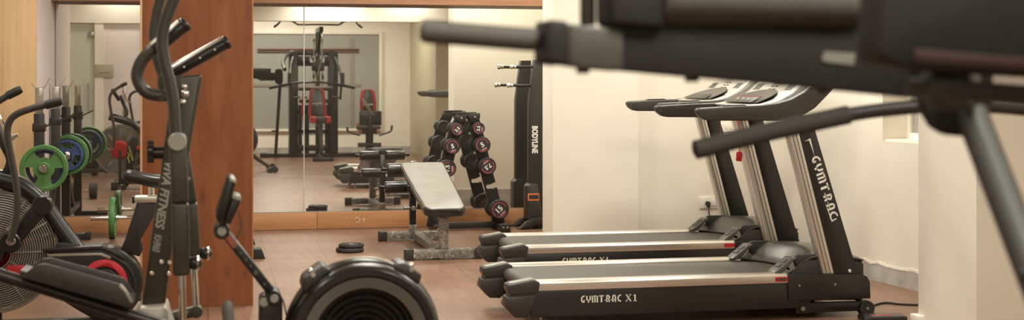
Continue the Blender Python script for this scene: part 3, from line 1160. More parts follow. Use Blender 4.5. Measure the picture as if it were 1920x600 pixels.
# lift frame and wheels under the front
for y0 in (YN + .030, YFAR - .075):
    z0, z1 = .030, .083
    xa, xb = G(1500, 580, YN).x, G(1634, 578, YN).x
    f = MB().box((xa + .02, y0 + .006, z0), (xb - .03, y0 + .036, z1), .003).box((xa - .01, y0, z0 - .002), (xa + .075, y0 + .044, .16), .004).build('lift_arm', SATIN, tr)
    w = MB().rod((xb - .01, y0 - .008, .043), (xb - .01, y0 + .05, .043), .043, 28).build('transport_wheel', MATTE, tr)
    MB().rod((xb - .01, y0 - .012, .043), (xb - .01, y0, .043), .009, 10).rod((xa + .03, y0 - .006, .055), (xa + .03, y0 + .002, .055), .013, 12).split('axle_bolt', STEEL, w)
# levelling feet under the end caps
for y0 in (YN + .03, YFAR - .085):
    x = G(1012, 590, YN).x
    MB().rod((x + .02, y0 + .03, .0), (x + .02, y0 + .03, .012), .022).rod((x + .02, y0 + .03, .01), (x + .02, y0 + .03, .07), .008, 10).build('levelling_foot', STEEL, tr)
tr2 = dup(tr, (.285, 1.53, 0), 'farther of two treadmills, its lower flank hidden behind the nearer one')
for c_ in tr2.children:
    if c_.name.startswith('safety_key'):
        c_.location.x += .17


# mains lead on the floor and the extension reel beside the front wheel
q = [GF(1612, 588), GF(1640, 574), GF(1662, 569.5), GF(1685, 572), GF(1720, 573.5), GF(1745, 572)]
cb = MB().tube(catmull([p + V((0, 0, .006)) for p in q], 8), .006, 8).build('power_cable', MATTE)
tag(cb, 'thin black power cable on the floor right of the near treadmill', 'cable')
p = GF(1652, 604)
ex = thing('extension_socket', 'flat black extension block with a red stripe by the treadmill wheel', 'extension block', (p.x, p.y, 0))
MB().prism([p + V((-.12, -.05, .004)), p + V((.12, -.07, .004)), p + V((.14, .06, .004)), p + V((-.10, .08, .004))], (0, 0, .035), .012, 3).build('casing', SATIN, ex)
MB().box(p + V((-.05, -.02, .038)), p + V((.06, .0, .0405)), .001).build('switch_light', RED, ex)
# ================================================================ dumbbell rack with its dumbbells
YK = 12.0
rk = thing('dumbbell_rack', 'black upright dumbbell tree rack by the mirror, right of the bench', 'dumbbell rack', (G(876, 430, YK).x, YK, 0))
RC = G(877, 430, YK).x                        # centre line
def rx(px, py):
    p = G(px, py, YK)
    return p


def mirx(p):
    return V((2 * RC - p.x, p.y, p.z))


# two sloping arms; each a plate with saddle notches on its outer edge, where the handles lie
HR = [(898, 241), (905, 272), (915, 312), (937, 393)]
HL = [(858, 243), (849, 275), (840, 316)]
CR = [(884, 210), (887, 220), (892, 241), (899, 270), (909, 310), (914, 330), (929, 388), (934, 412), (936, 424)]
CL = [(867, 211), (864, 220), (854, 243), (845, 273), (836, 314), (831, 334), (819, 388), (813, 412), (811, 424)]


def arm_outline(cl, handles, s, extra):
    C = [rx(*q) for q in cl]
    w = .054

    def cen(z):
        for a, b in zip(C, C[1:]):
            if b.z <= z <= a.z:
                return a.x + (b.x - a.x) * (a.z - z) / (a.z - b.z)
        return C[-1].x if z < C[-1].z else C[0].x
    H = [G(a, b, YK - .135) for a, b in handles] + [rx(*q) for q in extra]
    H.sort(key=lambda p: -p.z)
    out = [(cen(C[0].z) + s * w * .75, C[0].z)]
    for h in H:
        out.append((cen(h.z + .040) + s * w, h.z + .040))
        for k in range(9):
            a = math.radians(60 + 240 * k / 8)
            out.append((h.x + s * math.cos(a) * .0190, h.z + math.sin(a) * .0190))
        zz = h.z - .012
        out += [(cen(zz) + s * w * .62, zz - .004), (cen(zz) + s * w * .72, zz + .008), (cen(zz) + s * w * .82, zz - .004), (cen(zz) + s * w, zz + .006), (cen(zz - .03) + s * w, zz - .03)]
    out.append((cen(C[-1].z) + s * w, C[-1].z))
    out += [(c.x - s * w, c.z) for c in reversed(C[1:])]
    out.append((C[0].x - s * w * .75, C[0].z))
    return out


for s in (0, 1):
    ol = arm_outline(CR, HR, 1, [(915, 350)]) if s == 0 else arm_outline(CL, HL, -1, [(829, 352), (819, 393)])
    pts = [V((x, YK - .012, z)) for x, z in ol]
    a = MB().prism(pts, (0, .024, 0)).build('arm_plate', BLACK, rk)
    top = [(874, 214), (899, 211.5), (899, 221), (895, 228), (882, 231)] if s == 0 else [(876, 214), (854, 216), (854, 223), (857, 229), (869, 231)]
    tp_ = [rx(*q) for q in top]
    MB().prism([V((p.x, YK - .035, p.z)) for p in tp_], (0, .07, 0), .004).build('top_bracket', BLACK, a)
    p = rx(889, 219) if s == 0 else rx(864, 221)
    MB().rod(V((p.x, YK - .041, p.z)), V((p.x, YK - .03, p.z)), .010, 12).build('bolt', STEEL, a)
p, q = rx(868, 216), rx(892, 210)
MB().box((2 * RC - q.x + .0, YK - .02, p.z), (q.x, YK + .02, q.z), .004).build('top_link', BLACK, rk)
fr = rx(936, 428)
fl = mirx(fr)
MB().box((fl.x, YK - .025, .015), (fr.x, YK + .025, .070), .004).build('base_bar', BLACK, rk)
for p in (fl, fr):
    f = MB().box((p.x - .04, YK - .25, .004), (p.x + .04, YK + .18, .064), .004).box((p.x - .047, YK - .255, 0), (p.x + .047, YK - .19, .07), .006).build('foot', BLACK, rk)
    MB().box((p.x - .03, YK - .03, .05), (p.x + .03, YK + .03, .13), .003).build('arm_socket', BLACK, f)
    MB().rod((p.x - .015, YK - .260, .04), (p.x - .015, YK - .250, .04), .008, 10).rod((p.x + .02, YK - .260, .04), (p.x + .02, YK - .250, .04), .008, 10).split('bolt', STEEL, f)


def dumbbell(num, px, py, rp, rot, label):
    yf = YK - .135
    c = G(px, py, yf)
    r = rp / F * (c.x * SY + c.y * CY)
    t = thing('dumbbell', label, 'dumbbell', (c.x, YK, c.z), 'round dumbbells on the tree rack')
    for s in (-1, 1):
        y0 = YK + s * .045
        y1 = YK + s * .135
        hd = MB().lathe([(0, y0), (r * .80, y0), (r * .93, y0 + s * .012), (r, y0 + s * .028), (r, y1 - s * .016), (r * .965, y1 - s * .006), (r * .90, y1), (r * .86, y1), (r * .84, y1 - s * .003), (0, y1 - s * .003)],
                        (c.x, 0, c.z), (0, 1, 0), 40).build('head', MATTE, t)
        yy = y1 - s * .003
        R = math.radians(rot)
        xd = V((math.cos(R), 0, math.sin(R))) * (1 if s < 0 else -1)
        if s > 0:
            xd = V((-math.cos(R), 0, math.sin(R)))
        yd = V((-math.sin(R), 0, math.cos(R))) if s < 0 else V((math.sin(R), 0, math.cos(R)))
        o = V((c.x, yy, c.z))
        m = MB()
        arc = [(r * .72 * math.cos(a), r * .72 * math.sin(a)) for a in (math.radians(-15 + 210 * i / 30) for i in range(31))]
        m.stroke(arc, r * .07, o, xd, yd, .0007)
        arc = [(r * .72 * math.cos(a), r * .72 * math.sin(a)) for a in (math.radians(212 + 78 * i / 14) for i in range(15))]
        m.stroke(arc, r * .07, o, xd, yd, .0007)
        m.build('ring_print', REDMARK, hd)
        m = MB()
        wn = {'2.5': .26, '5': .42, '7.5': .28, '15': .36, '10': .36}[num]
        m.text(num, o + yd * (r * .05), xd, yd, r * (.56 if len(num) < 3 else .47), th=.0009, bold=.022, xs=1.05)
        m.build('weight_number', WHITE, hd)
        m = MB()
        b0 = o - yd * (r * .50)
        for k in range(3):
            m.stroke([(-r * .30 + k * r * .21, 0), (-r * .30 + k * r * .21 + r * .14, 0)], r * .13, b0, xd, yd, .0007)
        m.build('logo_print', PINKMARK, hd)
    MB().rod((c.x, YK - .05, c.z), (c.x, YK + .05, c.z), .016).build('handle', STEEL, t)
    return t


dumbbell('2.5', 858, 243, 12.5, 45, 'small 2.5 dumbbell at the top of the left arm of the rack')
dumbbell('5', 849, 275, 15, 14, 'dumbbell marked 5, second down the left arm of the rack')
dumbbell('7.5', 840, 316, 16.5, 88, 'dumbbell marked 7.5, lowest on the left arm beside the bench pad')
dumbbell('2.5', 898, 241, 12, 82, 'small 2.5 dumbbell at the top of the right arm of the rack')
dumbbell('5', 905, 272, 15.8, 30, 'dumbbell marked 5, second down the right arm of the rack')
dumbbell('7.5', 915, 312, 16.5, 214, 'dumbbell marked 7.5 turned upside down, third down the right arm')
dumbbell('15', 937, 393, 18.5, 44, 'largest dumbbell marked 15, at the foot of the right arm')

# ================================================================ decline bench
BX = 1.655                                    # its centre line, runs along Y
bn = thing('decline_bench', 'grey black decline bench with foam leg rollers, feet wrapped in plastic', 'bench', (BX, 10.7, 0))
YL, YH = 9.98, 11.16
zl, zh = G(833, 392, YL).z, G(790, 304, YH).z
pad = MB()
ax = V((0, YH - YL, zh - zl)).normalized()
up = V((0, -ax.z, ax.y))
w0, w1 = .150, .172
outl = []
def padpt(x, s):
    return V((BX + x, YL, zl)) + ax * s
Lp = (V((0, YH, zh)) - V((0, YL, zl))).length
for i in range(7):
    a = PI / 2 * i / 6
    outl.append((w0 - .07 + .07 * math.sin(a), .07 - .07 * math.cos(a)))
outl += [(w0 + .005, .35), (w1, Lp - .035), (w1 - .01, Lp - .01), (w1 - .035, Lp)]
full = outl + [(-x, s) for x, s in reversed(outl)]
pad.prism([padpt(x, s) - up * .060 for x, s in full], up * .060, .016, 4)
pd = pad.build('bench_pad', VINYL, bn)
tpd = MB()  # gloss on the black pad, laid on as a grey sheet
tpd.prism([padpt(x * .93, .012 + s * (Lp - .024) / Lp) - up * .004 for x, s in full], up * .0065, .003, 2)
tpd.build('pad_sheen', VINYLG, pd, 'top of the black pad, its gloss put into grey colour')
sm_ = MB()
loop = [padpt(x * 1.001, s) - up * .014 + V((math.copysign(.001, x), 0, 0)) for x, s in full]
sm_.tube(loop, .0025, 6, closed=True)
sm_.build('piping', VINYL, pd)
fr = MB()
fr.bar(padpt(0, .10) - up * .085, padpt(0, Lp + .10) - up * .085, .05, .05, .004)
fr.bar(padpt(-.1, .22) - up * .064, padpt(.1, .22) - up * .064, .04, .006).bar(padpt(-.12, .9) - up * .064, padpt(.12, .9) - up * .064, .04, .006)
fr.build('pad_frame', SATIN, bn)
FA, FB = GF(762, 489), GF(708, 453)
yA, yB = FA.y + .03, FB.y + .02
for y0, xa, xb in ((yA, FA.x, FA.x + .545), (yB, FB.x + .02, FB.x + .545)):
    f = MB().box((xa, y0 - .03, .012), (xb, y0 + .03, .072), .003).build('foot_bar', TAPE, bn)
    for x in (xa, xb):
        s = 1 if x == xa else -1
        MB().box((min(x - s * .012, x + s * .055), y0 - .035, 0), (max(x - s * .012, x + s * .055), y0 + .035, .080), .005).build('foot_cap', DKGREY, f)
    sleeve((xa + .05, y0, .042), (xa + .26, y0, .042), .032, .032, jit=.010).build('plastic_wrap', WRAP, f, smooth=0)
    sleeve((xb - .26, y0, .042), (xb - .05, y0, .042), .032, .032, jit=.010).build('plastic_wrap', WRAP, f, smooth=0)
mid = MB().bar((BX - .02, yA, .045), (BX - .02, yB, .045), .06, .055, .003).build('base_beam', TAPE, bn)
sleeve((BX - .02, yA + .06, .045), (BX - .02, yB - .10, .045), .032, .030, jit=.006, seg=60).build('plastic_wrap', WRAP, mid, smooth=0)
pA = padpt(0, .16) - up * .085
po = MB().box((BX - .032, yA - .028, .07), (BX + .032, yA + .028, pA.z + .02), .003).build('front_post', TAPE, bn)
sleeve((BX, yA, .09), (BX, yA, .29), .034, .030, up=(0, 1, 0), jit=.006).build('plastic_wrap', WRAP, po, smooth=0)
xp = G(783, 440, yB).x + .06
MB().box((BX - .075, yB - .025, .07), (BX - .025, yB + .025, .53), .003).build('rear_post', SATIN, bn)
adj = MB().box((BX - .08, yB - .032, .07), (BX - .02, yB + .032, .13), .003)
adj.rod((BX - .12, yB - .0, .26), (BX - .02, yB, .26), .012).rod((BX - .05, yB - .05, .26), (BX - .05, yB, .26), .018)
adj.build('adjuster_pin', STEEL, bn)
# leg rollers on their stem
RU, RL = V((BX - .045, 11.30, .575)), V((BX - .045, 11.46, .42))
st = MB()
st.bar(padpt(0, Lp - .05) - up * .085, RU + V((0, 0, -.04)), .045, .045, .003)
st.bar(RU + V((0, 0, .06)), V((RU.x, 11.40, .25)), .045, .05, .003)
st.build('roller_stem', SATIN, bn)
for c, half in ((RU, .215), (RL, .215)):
    MB().rod(c + V((-half - .03, 0, 0)), c + V((half + .03, 0, 0)), .012).ball(c + V((-half - .03, 0, 0)), .017).ball(c + V((half + .03, 0, 0)), .017).build('roller_axle', SATIN, bn)
    for s in (-1, 1):
        MB().rod(c + V((s * .03, 0, 0)), c + V((s * half, 0, 0)), .047, 28, .012).build('foam_roller', VINYL, bn)
MB().box(RU + V((-.032, -.04, -.05)), RU + V((.032, .04, .05)), .006).build('roller_clamp', DKGREY, bn)

# ================================================================ weight plates lying on the floor
c = GF(656, 472)
def flat_plate(c, r, h, label):
    t = thing('weight_plate', label, 'weight plate', (c.x, c.y, c.z), 'black plates lying on the floor')
    MB().lathe([(.018, 0), (r * .93, 0), (r, h * .25), (r, h * .75), (r * .95, h), (r * .82, h), (r * .78, h * .72), (r * .50, h * .72), (r * .46, h), (.024, h), (.018, h * .9)], (c.x, c.y, c.z), (0, 0, 1), 48, closed=True).build('disc', MATTE, t)
    for k in range(3):
        a = 2 * PI * k / 3 + .5
        MB().tube([c + V((math.cos(a + b) * r * .66, math.sin(a + b) * r * .66, h * .62 + .003 * math.cos(b * 4))) for b in (-.35, -.17, 0, .17, .35)], .008, 8).build('hand_grip', DKGREY, t)
    MB().ring(c + V((0, 0, h - .004)), (0, 0, 1), .022, .004, 24, 6).build('hub_ring', STEEL, t)
    return t


flat_plate(V((c.x, c.y, 0)), .104, .032, 'lower black weight plate lying on the floor left of the bench')
flat_plate(V((c.x + .012, c.y + .012, .0330)), .095, .026, 'upper black weight plate stacked on another on the floor')

# ================================================================ tall black stand with pegs
YT = 12.08
ts = thing('training_tower', 'tall slim black exercise tower with side pegs, white lettering down its post', 'exercise machine', (G(1003, 430, YT).x, YT, 0))
po = [(1000.5, 112), (1020, 112), (1020, 160), (1017, 200), (1017, 350), (1020, 412), (990, 412), (990, 345), (990.5, 190), (994, 160)]
P = [G(a, b, YT) for a, b in po]
pst = MB().prism([V((p.x, YT - .05, p.z)) for p in P], (0, .09, 0), .004).build('post', BLACK, ts)
m = MB()
a, b = G(1003, 236, YT - .05), G(1003, 288, YT - .05)
ctr = (a + b) / 2
Lw = (a - b).length
m.text('BODYLINE', V((ctr.x, YT - .0505, ctr.z)), (0, 0, -1), (1, 0, 0), .050, bold=.035, xs=Lw / .335)
m.build('lettering', WHITE, pst)
bs = [(988, 412), (988, 350), (993, 344), (1008, 344), (1016, 395), (1022, 412)]
P = [G(q[0], q[1], YT - .07) for q in bs]
cs = MB().prism([V((p.x, YT - .085, p.z)) for p in P], (0, .16, 0), .008).build('foot_housing', DKGREY, ts)
p, q = G(990, 363, YT - .09), G(1011, 376, YT - .09)
lb_ = MB().box((p.x, YT - .0875, q.z), (q.x, YT - .084, p.z)).build('label_plate', ORANGE, cs)
p2, q2 = G(992, 365.5, YT - .09), G(1010, 373.5, YT - .09)
MB().box((p2.x, YT - .0882, q2.z), (q2.x, YT - .087, p2.z)).build('label_screen', DKGREY, lb_)
cf = [(1020, 407), (1000, 408), (985, 415), (970, 431), (967, 436), (982, 436.5), (990, 428), (1003, 421), (1020, 419)]
P = [G(q[0], q[1], YT - .1) for q in cf]
MB().prism([V((p.x, YT - .15, max(0, p.z))) for p in P], (0, .06, 0), .004).build('curved_foot', BLACK, ts)
P = [V((p.x, YT + .1, max(0, p.z))) for p in P]
MB().prism(P, (0, .06, 0), .004).box((P[0].x - .06, YT - .12, .01), (P[0].x, YT + .14, .07), .004).build('curved_foot', BLACK, ts)
for py, pxa in ((125, 961), (160, 955)):
    a, b = G(pxa, py, YT), G(1017.5, py + .5, YT)
    pg = MB().rod(a, b, .013, 16).build('weight_peg', SATIN, ts)
    MB().rod(a + V((-.022, 0, 0)), a + V((.004, 0, 0)), .021, 20).rod(a + V((.01, 0, 0)), a + V((.03, 0, 0)), .018, 20).build('peg_collar', CHROME, pg)

# ================================================================ squat stand with its barbell
XS = -1.195
qs = thing('squat_stand', 'black squat stand with grey telescopic uprights at the left wall, holding a barbell', 'squat stand', (XS, 11.4, 0))
for y0, ztop in ((10.79, 1.045), (11.93, 1.055)):
    p = MB().box((XS - .035, y0 - .035, .02), (XS + .035, y0 + .035, ztop), .003).build('upright', BLACK, qs)
    ip = MB().box((XS - .027, y0 - .027, ztop - .02), (XS + .027, y0 + .027, 1.232), .003).build('inner_tube', STEEL, p)
    hk = MB()
    hk.prism([V((XS - .06, y0 - .004, 1.262)), V((XS - .052, y0 - .004, 1.266)), V((XS - .028, y0 - .004, 1.236)), V((XS + .03, y0 - .004, 1.236)), V((XS + .07, y0 - .004, 1.305)), V((XS + .078, y0 - .004, 1.301)), V((XS + .036, y0 - .004, 1.226)), V((XS - .034, y0 - .004, 1.226))], (0, .008, 0))
    hk.build('bar_hook', CHROME, p)
    b = MB()
    for z in (1.10, 1.18):
        b.rod((XS, y0 - .032, z), (XS, y0 - .02, z), .008, 10)
    b.build('lock_pin', CHROME, p)
    sp = MB()
    zz = ztop - .10
    sp.bar((XS + .03, y0, zz), (XS + .14, y0, zz + .055), .016, .012).bar((XS - .045, y0, zz), (XS + .045, y0, zz), .08, .06, .006)
    sp.build('spotter_arm', BLACK, p)
    # bar rest in front of the post, carrying the barbell
    br_ = MB()
    br_.bar((XS + .03, y0, .645), (XS + .115, y0, .645), .03, .012).bar((XS + .115, y0, .64), (XS + .115, y0, .70), .03, .012)
    br_.build('bar_rest', BLACK, p)
    f = MB().box((XS - .03, y0 - .03, .0), (XS + .25, y0 + .03, .055), .003).build('foot', BLACK, qs)
    MB().box((XS + .23, y0 - .035, 0), (XS + .27, y0 + .035, .062), .005).build('foot_cap', MATTE, f)
MB().box((XS - .025, 10.79, .10), (XS + .025, 11.93, .15), .003).build('base_beam', BLACK, qs)
bc = MB()
bc.bar((XS, 11.35, .15), (XS, 11.91, .52), .04, .04, .003)
bc.build('brace', BLACK, qs)

XBB, ZBB = XS + .072, .672
bb = thing('barbell', 'steel barbell resting across the squat stand between the plate stacks', 'barbell', (XBB, 11.35, ZBB))
MB().rod((XBB, 10.55, ZBB), (XBB, 12.05, ZBB), .014).build('bar_shaft', STEEL, bb)
for a, b in ((10.36, 10.56), (12.04, 12.28)):
    MB().rod((XBB, a, ZBB), (XBB, b, ZBB), .0235, 20).ring((XBB, b if a < 11 else a, ZBB), (0, 1, 0), .025, .008, 24, 8).build('sleeve', CHROME, bb)


def grip_plate(c, ax, R, th, m, label, group):
    """rubber disc with three hand openings; axis ax"""
    c, ax = V(c), V(ax).normalized()
    t = thing('weight_plate', label, 'weight plate', c, group)
    a, q = frame_for(ax)
    N = 96
    b = bmesh.new()
    ri0, ri1 = R * .46, R * .80                 # radial band of the openings
    def ring_v(r, z):
        return [b.verts.new(c + (a * math.cos(2 * PI * k / N) + q * math.sin(2 * PI * k / N)) * r + ax * z) for k in range(N)]
    def hole(k):
        f = (k / N * 3 + .75) % 1.0
        return .22 < f < .78
    h = th / 2
    lay = [(.026, h * .9), (R * .22, h * 1.0), (R * .26, h * .55), (ri0, h * .55), (ri1, h * .6), (R * .84, h), (R * .97, h), (R, h * .7)]
    F1 = [ring_v(r, z) for r, z in lay]
    F2 = [ring_v(r, -z) for r, z in lay]
    for S, sg_ in ((F1, 1), (F2, -1)):
        for i in range(len(S) - 1):
            for k in range(N):
                k2 = (k + 1) % N
                if i == 3 and hole(k):
                    continue
                b.faces.new((S[i][k], S[i][k2], S[i + 1][k2], S[i + 1][k]))
    for k in range(N):
        k2 = (k + 1) % N
        b.faces.new((F1[-1][k], F1[-1][k2], F2[-1][k2], F2[-1][k]))
        b.faces.new((F1[0][k], F2[0][k], F2[0][k2], F1[0][k2]))
        if hole(k):
            b.faces.new((F1[3][k], F1[3][k2], F2[3][k2], F2[3][k]))
            b.faces.new((F1[4][k], F2[4][k], F2[4][k2], F1[4][k2]))
            if not hole((k - 1) % N):
                b.faces.new((F1[3][k], F2[3][k], F2[4][k], F1[4][k]))
            if not hole(k2):
                b.faces.new((F1[3][k2], F1[4][k2], F2[4][k2], F2[3][k2]))
    bmesh.ops.recalc_face_normals(b, faces=b.faces[:])
    mb = MB()
    mb._add(b)
    # ribs moulded round the rim
    for k in range(60):
        if hole(int((k + .5) / 60 * N)):
            u = 2 * PI * (k + .5) / 60
            o = a * math.cos(u) + q * math.sin(u)
            for s in (-1, 1):
                mb.bar(c + o * R * .835 + ax * s * h * .98, c + o * R * .955 + ax * s * h * .98, .004, .004, up=ax)
    mb.build('disc', m, t)
    MB().lathe([(.0255, h * .95), (.034, h * .95), (.034, -h * .95), (.0255, -h * .95)], c, ax, 28, closed=True).build('hub', STEEL, t)
    return t


GRP = 'rubber plates on the squat stand barbell'
RP = .163
grip_plate((XBB, 10.42, ZBB), (0, -1, 0), RP, .042, GREEN, 'green weight plate facing the camera on the near barbell end', GRP)
grip_plate((XBB, 10.468, ZBB), (0, -1, 0), .128, .040, BLUE, 'blue weight plate tucked behind the foremost green plate', GRP)
grip_plate((XBB, 12.10, ZBB), (0, -1, 0), .128, .040, BLUE, 'blue weight plate nearest the mirror wall, inside the far green plate', GRP)
grip_plate((XBB, 12.148, ZBB), (0, -1, 0), RP, .042, GREEN, 'green weight plate on the far barbell end next to the mirror', GRP)
grip_plate((XBB, 12.196, ZBB), (0, -1, 0), RP, .042, GREEN, 'outermost green weight plate on the far barbell end, against the mirror', GRP)

# ================================================================ curl bar lying on the floor by the skirting
pc = GF(211, 447)
YE = pc.y
re_ = .168
eb = thing('curl_bar', 'bent chrome curl bar lying on the floor in front of the plywood skirting', 'barbell', (pc.x + .6, YE, re_))
x0 = G(170, 408, YE).x
x1 = pc.x + .05
xe = -x0 + 2 * (PX0 + .12)
pts = [(x1, 0), (x1 + .10, 0), (x1 + .17, -.035), (x1 + .26, .03), (x1 + .35, -.01)]
sym = 2 * (x1 + .35 + .05)
path = [V((x, YE, re_ + dz)) for x, dz in pts] + [V((sym - x, YE, re_ + dz)) for x, dz in reversed(pts)]
MB().tube(path, .0135, 12).build('bar_shaft', CHROME, eb)
for a, b in ((x0, x1), (sym - x1, sym - x0)):
    MB().rod((a, YE, re_), (b, YE, re_), .0215, 20).build('sleeve', CHROME, eb)
grip_plate((pc.x, YE, re_), (1, 0, 0), re_, .045, GREEN, 'green weight plate standing edge on with the floor curl bar through it', 'green plates on the floor bar')
grip_plate((sym - pc.x, YE, re_), (1, 0, 0), re_, .045, GREEN, 'green weight plate on the end of the floor bar behind the pillar', 'green plates on the floor bar')

# ================================================================ dumbbell on the floor, seen only in the mirror
p, q = M(143, 357, 8.72), M(175, 357, 8.72)
r = .088
fd = thing('dumbbell', 'dumbbell lying on the floor, seen only in the mirror below the bike fan', 'dumbbell', ((p.x + q.x) / 2, 8.72, r))
for x in (p.x - .02, q.x):
    MB().lathe([(0, -.04), (r * .9, -.04), (r, -.03), (r, .03), (r * .9, .04), (0, .04)], (x, 8.72, r), (1, 0, 0), 32).build('head', MATTE, fd)
MB().rod((p.x, 8.72, r), (q.x, 8.72, r), .015).build('handle', CHROME, fd)

# ================================================================ stepper feet that peep out behind the pillar
p = GF(483, 486)
sf = thing('step_platform', 'ribbed black foot of a stand peeping out behind the wood pillar', 'exercise step', (p.x - .15, p.y, 0))
ft = MB()
ft.prism([V((p.x - .30, p.y, 0)), V((p.x + .055, p.y, 0)), V((p.x + .030, p.y, .070)), V((p.x - .30, p.y, .070))], (0, .16, 0), .004)
ft.build('foot_block', MATTE, sf)
rb = MB()
for k in range(5):
    rb.box((p.x - .10, p.y - .003, .012 + k * .012), (p.x + .040 - k * .005, p.y, .018 + k * .012))
rb.build('rib', DKGREY, sf)
ft = MB()
yy = p.y + .9
ft.prism([V((p.x - .30, yy, 0)), V((p.x + .012, yy, 0)), V((p.x - .012, yy, .09)), V((p.x - .30, yy, .09))], (0, .16, 0), .004)
ft.build('foot_block', MATTE, sf)
MB().box((p.x - .28, p.y + .10, .02), (p.x - .20, yy + .05, .07), .003).build('base_beam', BLACK, sf)
# ================================================================ elliptical trainer
Y1, Y2, Y3 = 4.86, 5.12, 5.38                 # near arm, mast, far arm
base = G(300, 560, Y2)
el = thing('elliptical_trainer', 'gunmetal elliptical trainer in the left foreground in front of the wood pillar', 'elliptical trainer', (base.x, Y2, 0))


def slabx(mb, pts, yc, th, bev=.006, seg=3, ref=None):
    P = xz(pts, ref or (yc - th / 2))
    return mb.prism([V((p.x, yc - th / 2, p.z)) for p in P], (0, th, 0), bev, seg)


mast = slabx(MB(), [(265, 575), (310, 572), (325, 450), (345, 345), (378, 150), (379, 139), (320, 143), (318, 190), (300, 330), (290, 395)], Y2, .095, .012).build('mast', GUN, el)
m = MB()
a, b = G(316, 302, Y2 - .048), G(300, 432, Y2 - .048)
a2 = G(291, 470, Y2 - .048)
xd = (a2 - a).normalized()
yd = V((-xd.z, 0, xd.x))
m.text('VIVA FITNESS', (a + b) / 2, xd, yd, .030, bold=.03, shear=.25, xs=(a - b).length / .255)
a3, b3 = G(297, 441, Y2 - .048), G(292, 471, Y2 - .048)
for v in m.bm.verts:
    v.co.y -= .0006
m.build('lettering', GREYP, mast)
m = MB()
m.text('KH960', (a3 + b3) / 2, xd, yd, .026, bold=.02, shear=.25, xs=(a3 - b3).length / .098)
for v in m.bm.verts:
    v.co.y -= .0006
m.build('model_number', GREYP, mast)
m = MB()
for px, py in ((303, 491), (285, 512), (318, 492), (317, 513), (353, 335)):
    p = G(px, py, Y2 - .05)
    m.rod(V((p.x, Y2 - .053, p.z)), V((p.x, Y2 - .045, p.z)), .0072, 12)
for px, py in ((346, 163), (347, 176), (343, 191)):
    p = G(px, py, Y2 - .05)
    m.ball((p.x, Y2 - .052, p.z), .016 if py == 176 else .011, (1, .7, 1), 10)
m.split('bolt', CHROME, mast)
# grey shroud at the mast foot and the floor frame
P = xz([(265, 568), (311, 565), (316, 572), (318, 585), (337, 640), (340, 700), (212, 700), (222, 640), (246, 600)], Y2)
sh = MB().prism([V((p.x, Y2 - .10, p.z)) for p in P], (0, .20, 0), .02, 3)
shx0, shx1 = P[6].x, P[5].x
sh.box((shx0, Y2 - .10, .04), (shx1, Y2 + .10, P[5].z), .02, 3)
sh.build('mast_shroud', SILVERP, el)
ffr = MB().box((-1.75, Y2 - .04, .05), (shx1 + .05, Y2 + .04, .13), .006)
for x in (-1.70, shx1 + .02):
    ffr.rod((x, Y2 - .30, .045), (x, Y2 + .30, .045), .04)
ffr.build('floor_frame', GUN, el)
MB().rod((-1.50, Y2 - .085, .36), (-1.50, Y2 + .085, .36), .24, 40, .03).build('flywheel_housing', SATIN, el)
ck = MB()
for y0, s in ((Y2 - .11, 1), (Y2 + .11, -1)):
    ck.bar((-1.5, y0, .36), (-1.5 + s * .02, y0 - s * .0, .36 + s * .17), .03, .05, .008)
    ck.rod((-1.5, y0 - .02, .36), (-1.5, y0 + .02, .36), .05)
ck.build('crank', STEEL, el)
# swing arms: lower tube, inner tube, clamp knob, joint
for k, (yy, lo, inn, jt, kn, upx) in enumerate((
        (Y1, [(333, 262), (338, 380), (340.5, 516)], [(341, 505), (343, 612)], (344, 622), (365, 493),
         [(329, 250), (327, 218), (325, 190), (318, 152), (308, 112), (304, 78), (308, 48), (320, 14), (338, -30), (352, -80)]),
        (Y3, [(340, 285), (356, 380), (362, 480)], [(362, 470), (368, 575)], (368.5, 583), (385, 475),
         [(337, 268), (332, 230), (318, 180), (304, 140), (292, 100), (288, 70), (291, 40), (300, 0), (312, -40), (324, -80)]))):
    w = .056
    P = [G(a, b, yy) for a, b in lo]
    arm_ = MB()
    for a, b in zip(P, P[1:]):
        arm_.bar(a, b + (b - a) * .0, .050, .056, .010, up=(1, 0, 0), seg=3)
    arm_ = arm_.build('swing_arm', GUN, el)
    hb_ = MB().tube(catmull([G(a, b, yy) for a, b in upx], 8), .0195 if k == 0 else .0185, 16).build('moving_handle', mat('dark_handle_coat', (.05, .046, .038), .34), arm_)
    P = [G(a, b, yy) for a, b in inn]
    MB().rod(P[0], P[1], .0125 * 1.0, 16).build('inner_tube', CHROME, arm_)
    c = G(jt[0], jt[1], yy)
    MB().rod(c + V((0, -.035, 0)), c + V((0, .035, 0)), .022, 20).rod(c + V((0, -.042, 0)), c + V((0, -.03, 0)), .012, 12).build('pivot_joint', GUN, arm_)
    c = G(kn[0], kn[1], yy)
    kb = MB().ball(c, .023, (1.1, 1, 1), 14)
    kb.rod(c + V((-.05, 0, 0)), c, .010, 10)
    kb.build('clamp_knob', SATIN, arm_)
    MB().ring(c + V((.010, 0, 0)), (1, 0, 0), .0215, .004, 28, 8).build('knob_band', CHROME, arm_)
ax0, ax1 = G(333, 265, Y1), G(333, 265, Y1)
pv = MB().rod((ax0.x, Y1 - .036, ax0.z), (ax0.x, Y2 + .05, ax0.z), .028, 28).build('pivot_axle', GUN, el)
MB().rod((ax0.x, Y1 - .042, ax0.z), (ax0.x, Y1 - .028, ax0.z), .031, 32).build('pivot_cap', GUNL, pv)
ax3 = G(337, 275, Y3)
MB().rod((ax0.x, Y2, ax0.z), (ax3.x, Y3 + .03, ax3.z), .02, 20).build('pivot_axle', GUN, el)
c = G(300, 286, Y2)
kb = MB().rod(c + V((-.025, -.02, 0)), c + V((.04, -.02, 0)), .022, 20).rod(c + V((-.042, -.02, .004)), c + V((-.02, -.02, .004)), .036, 20)
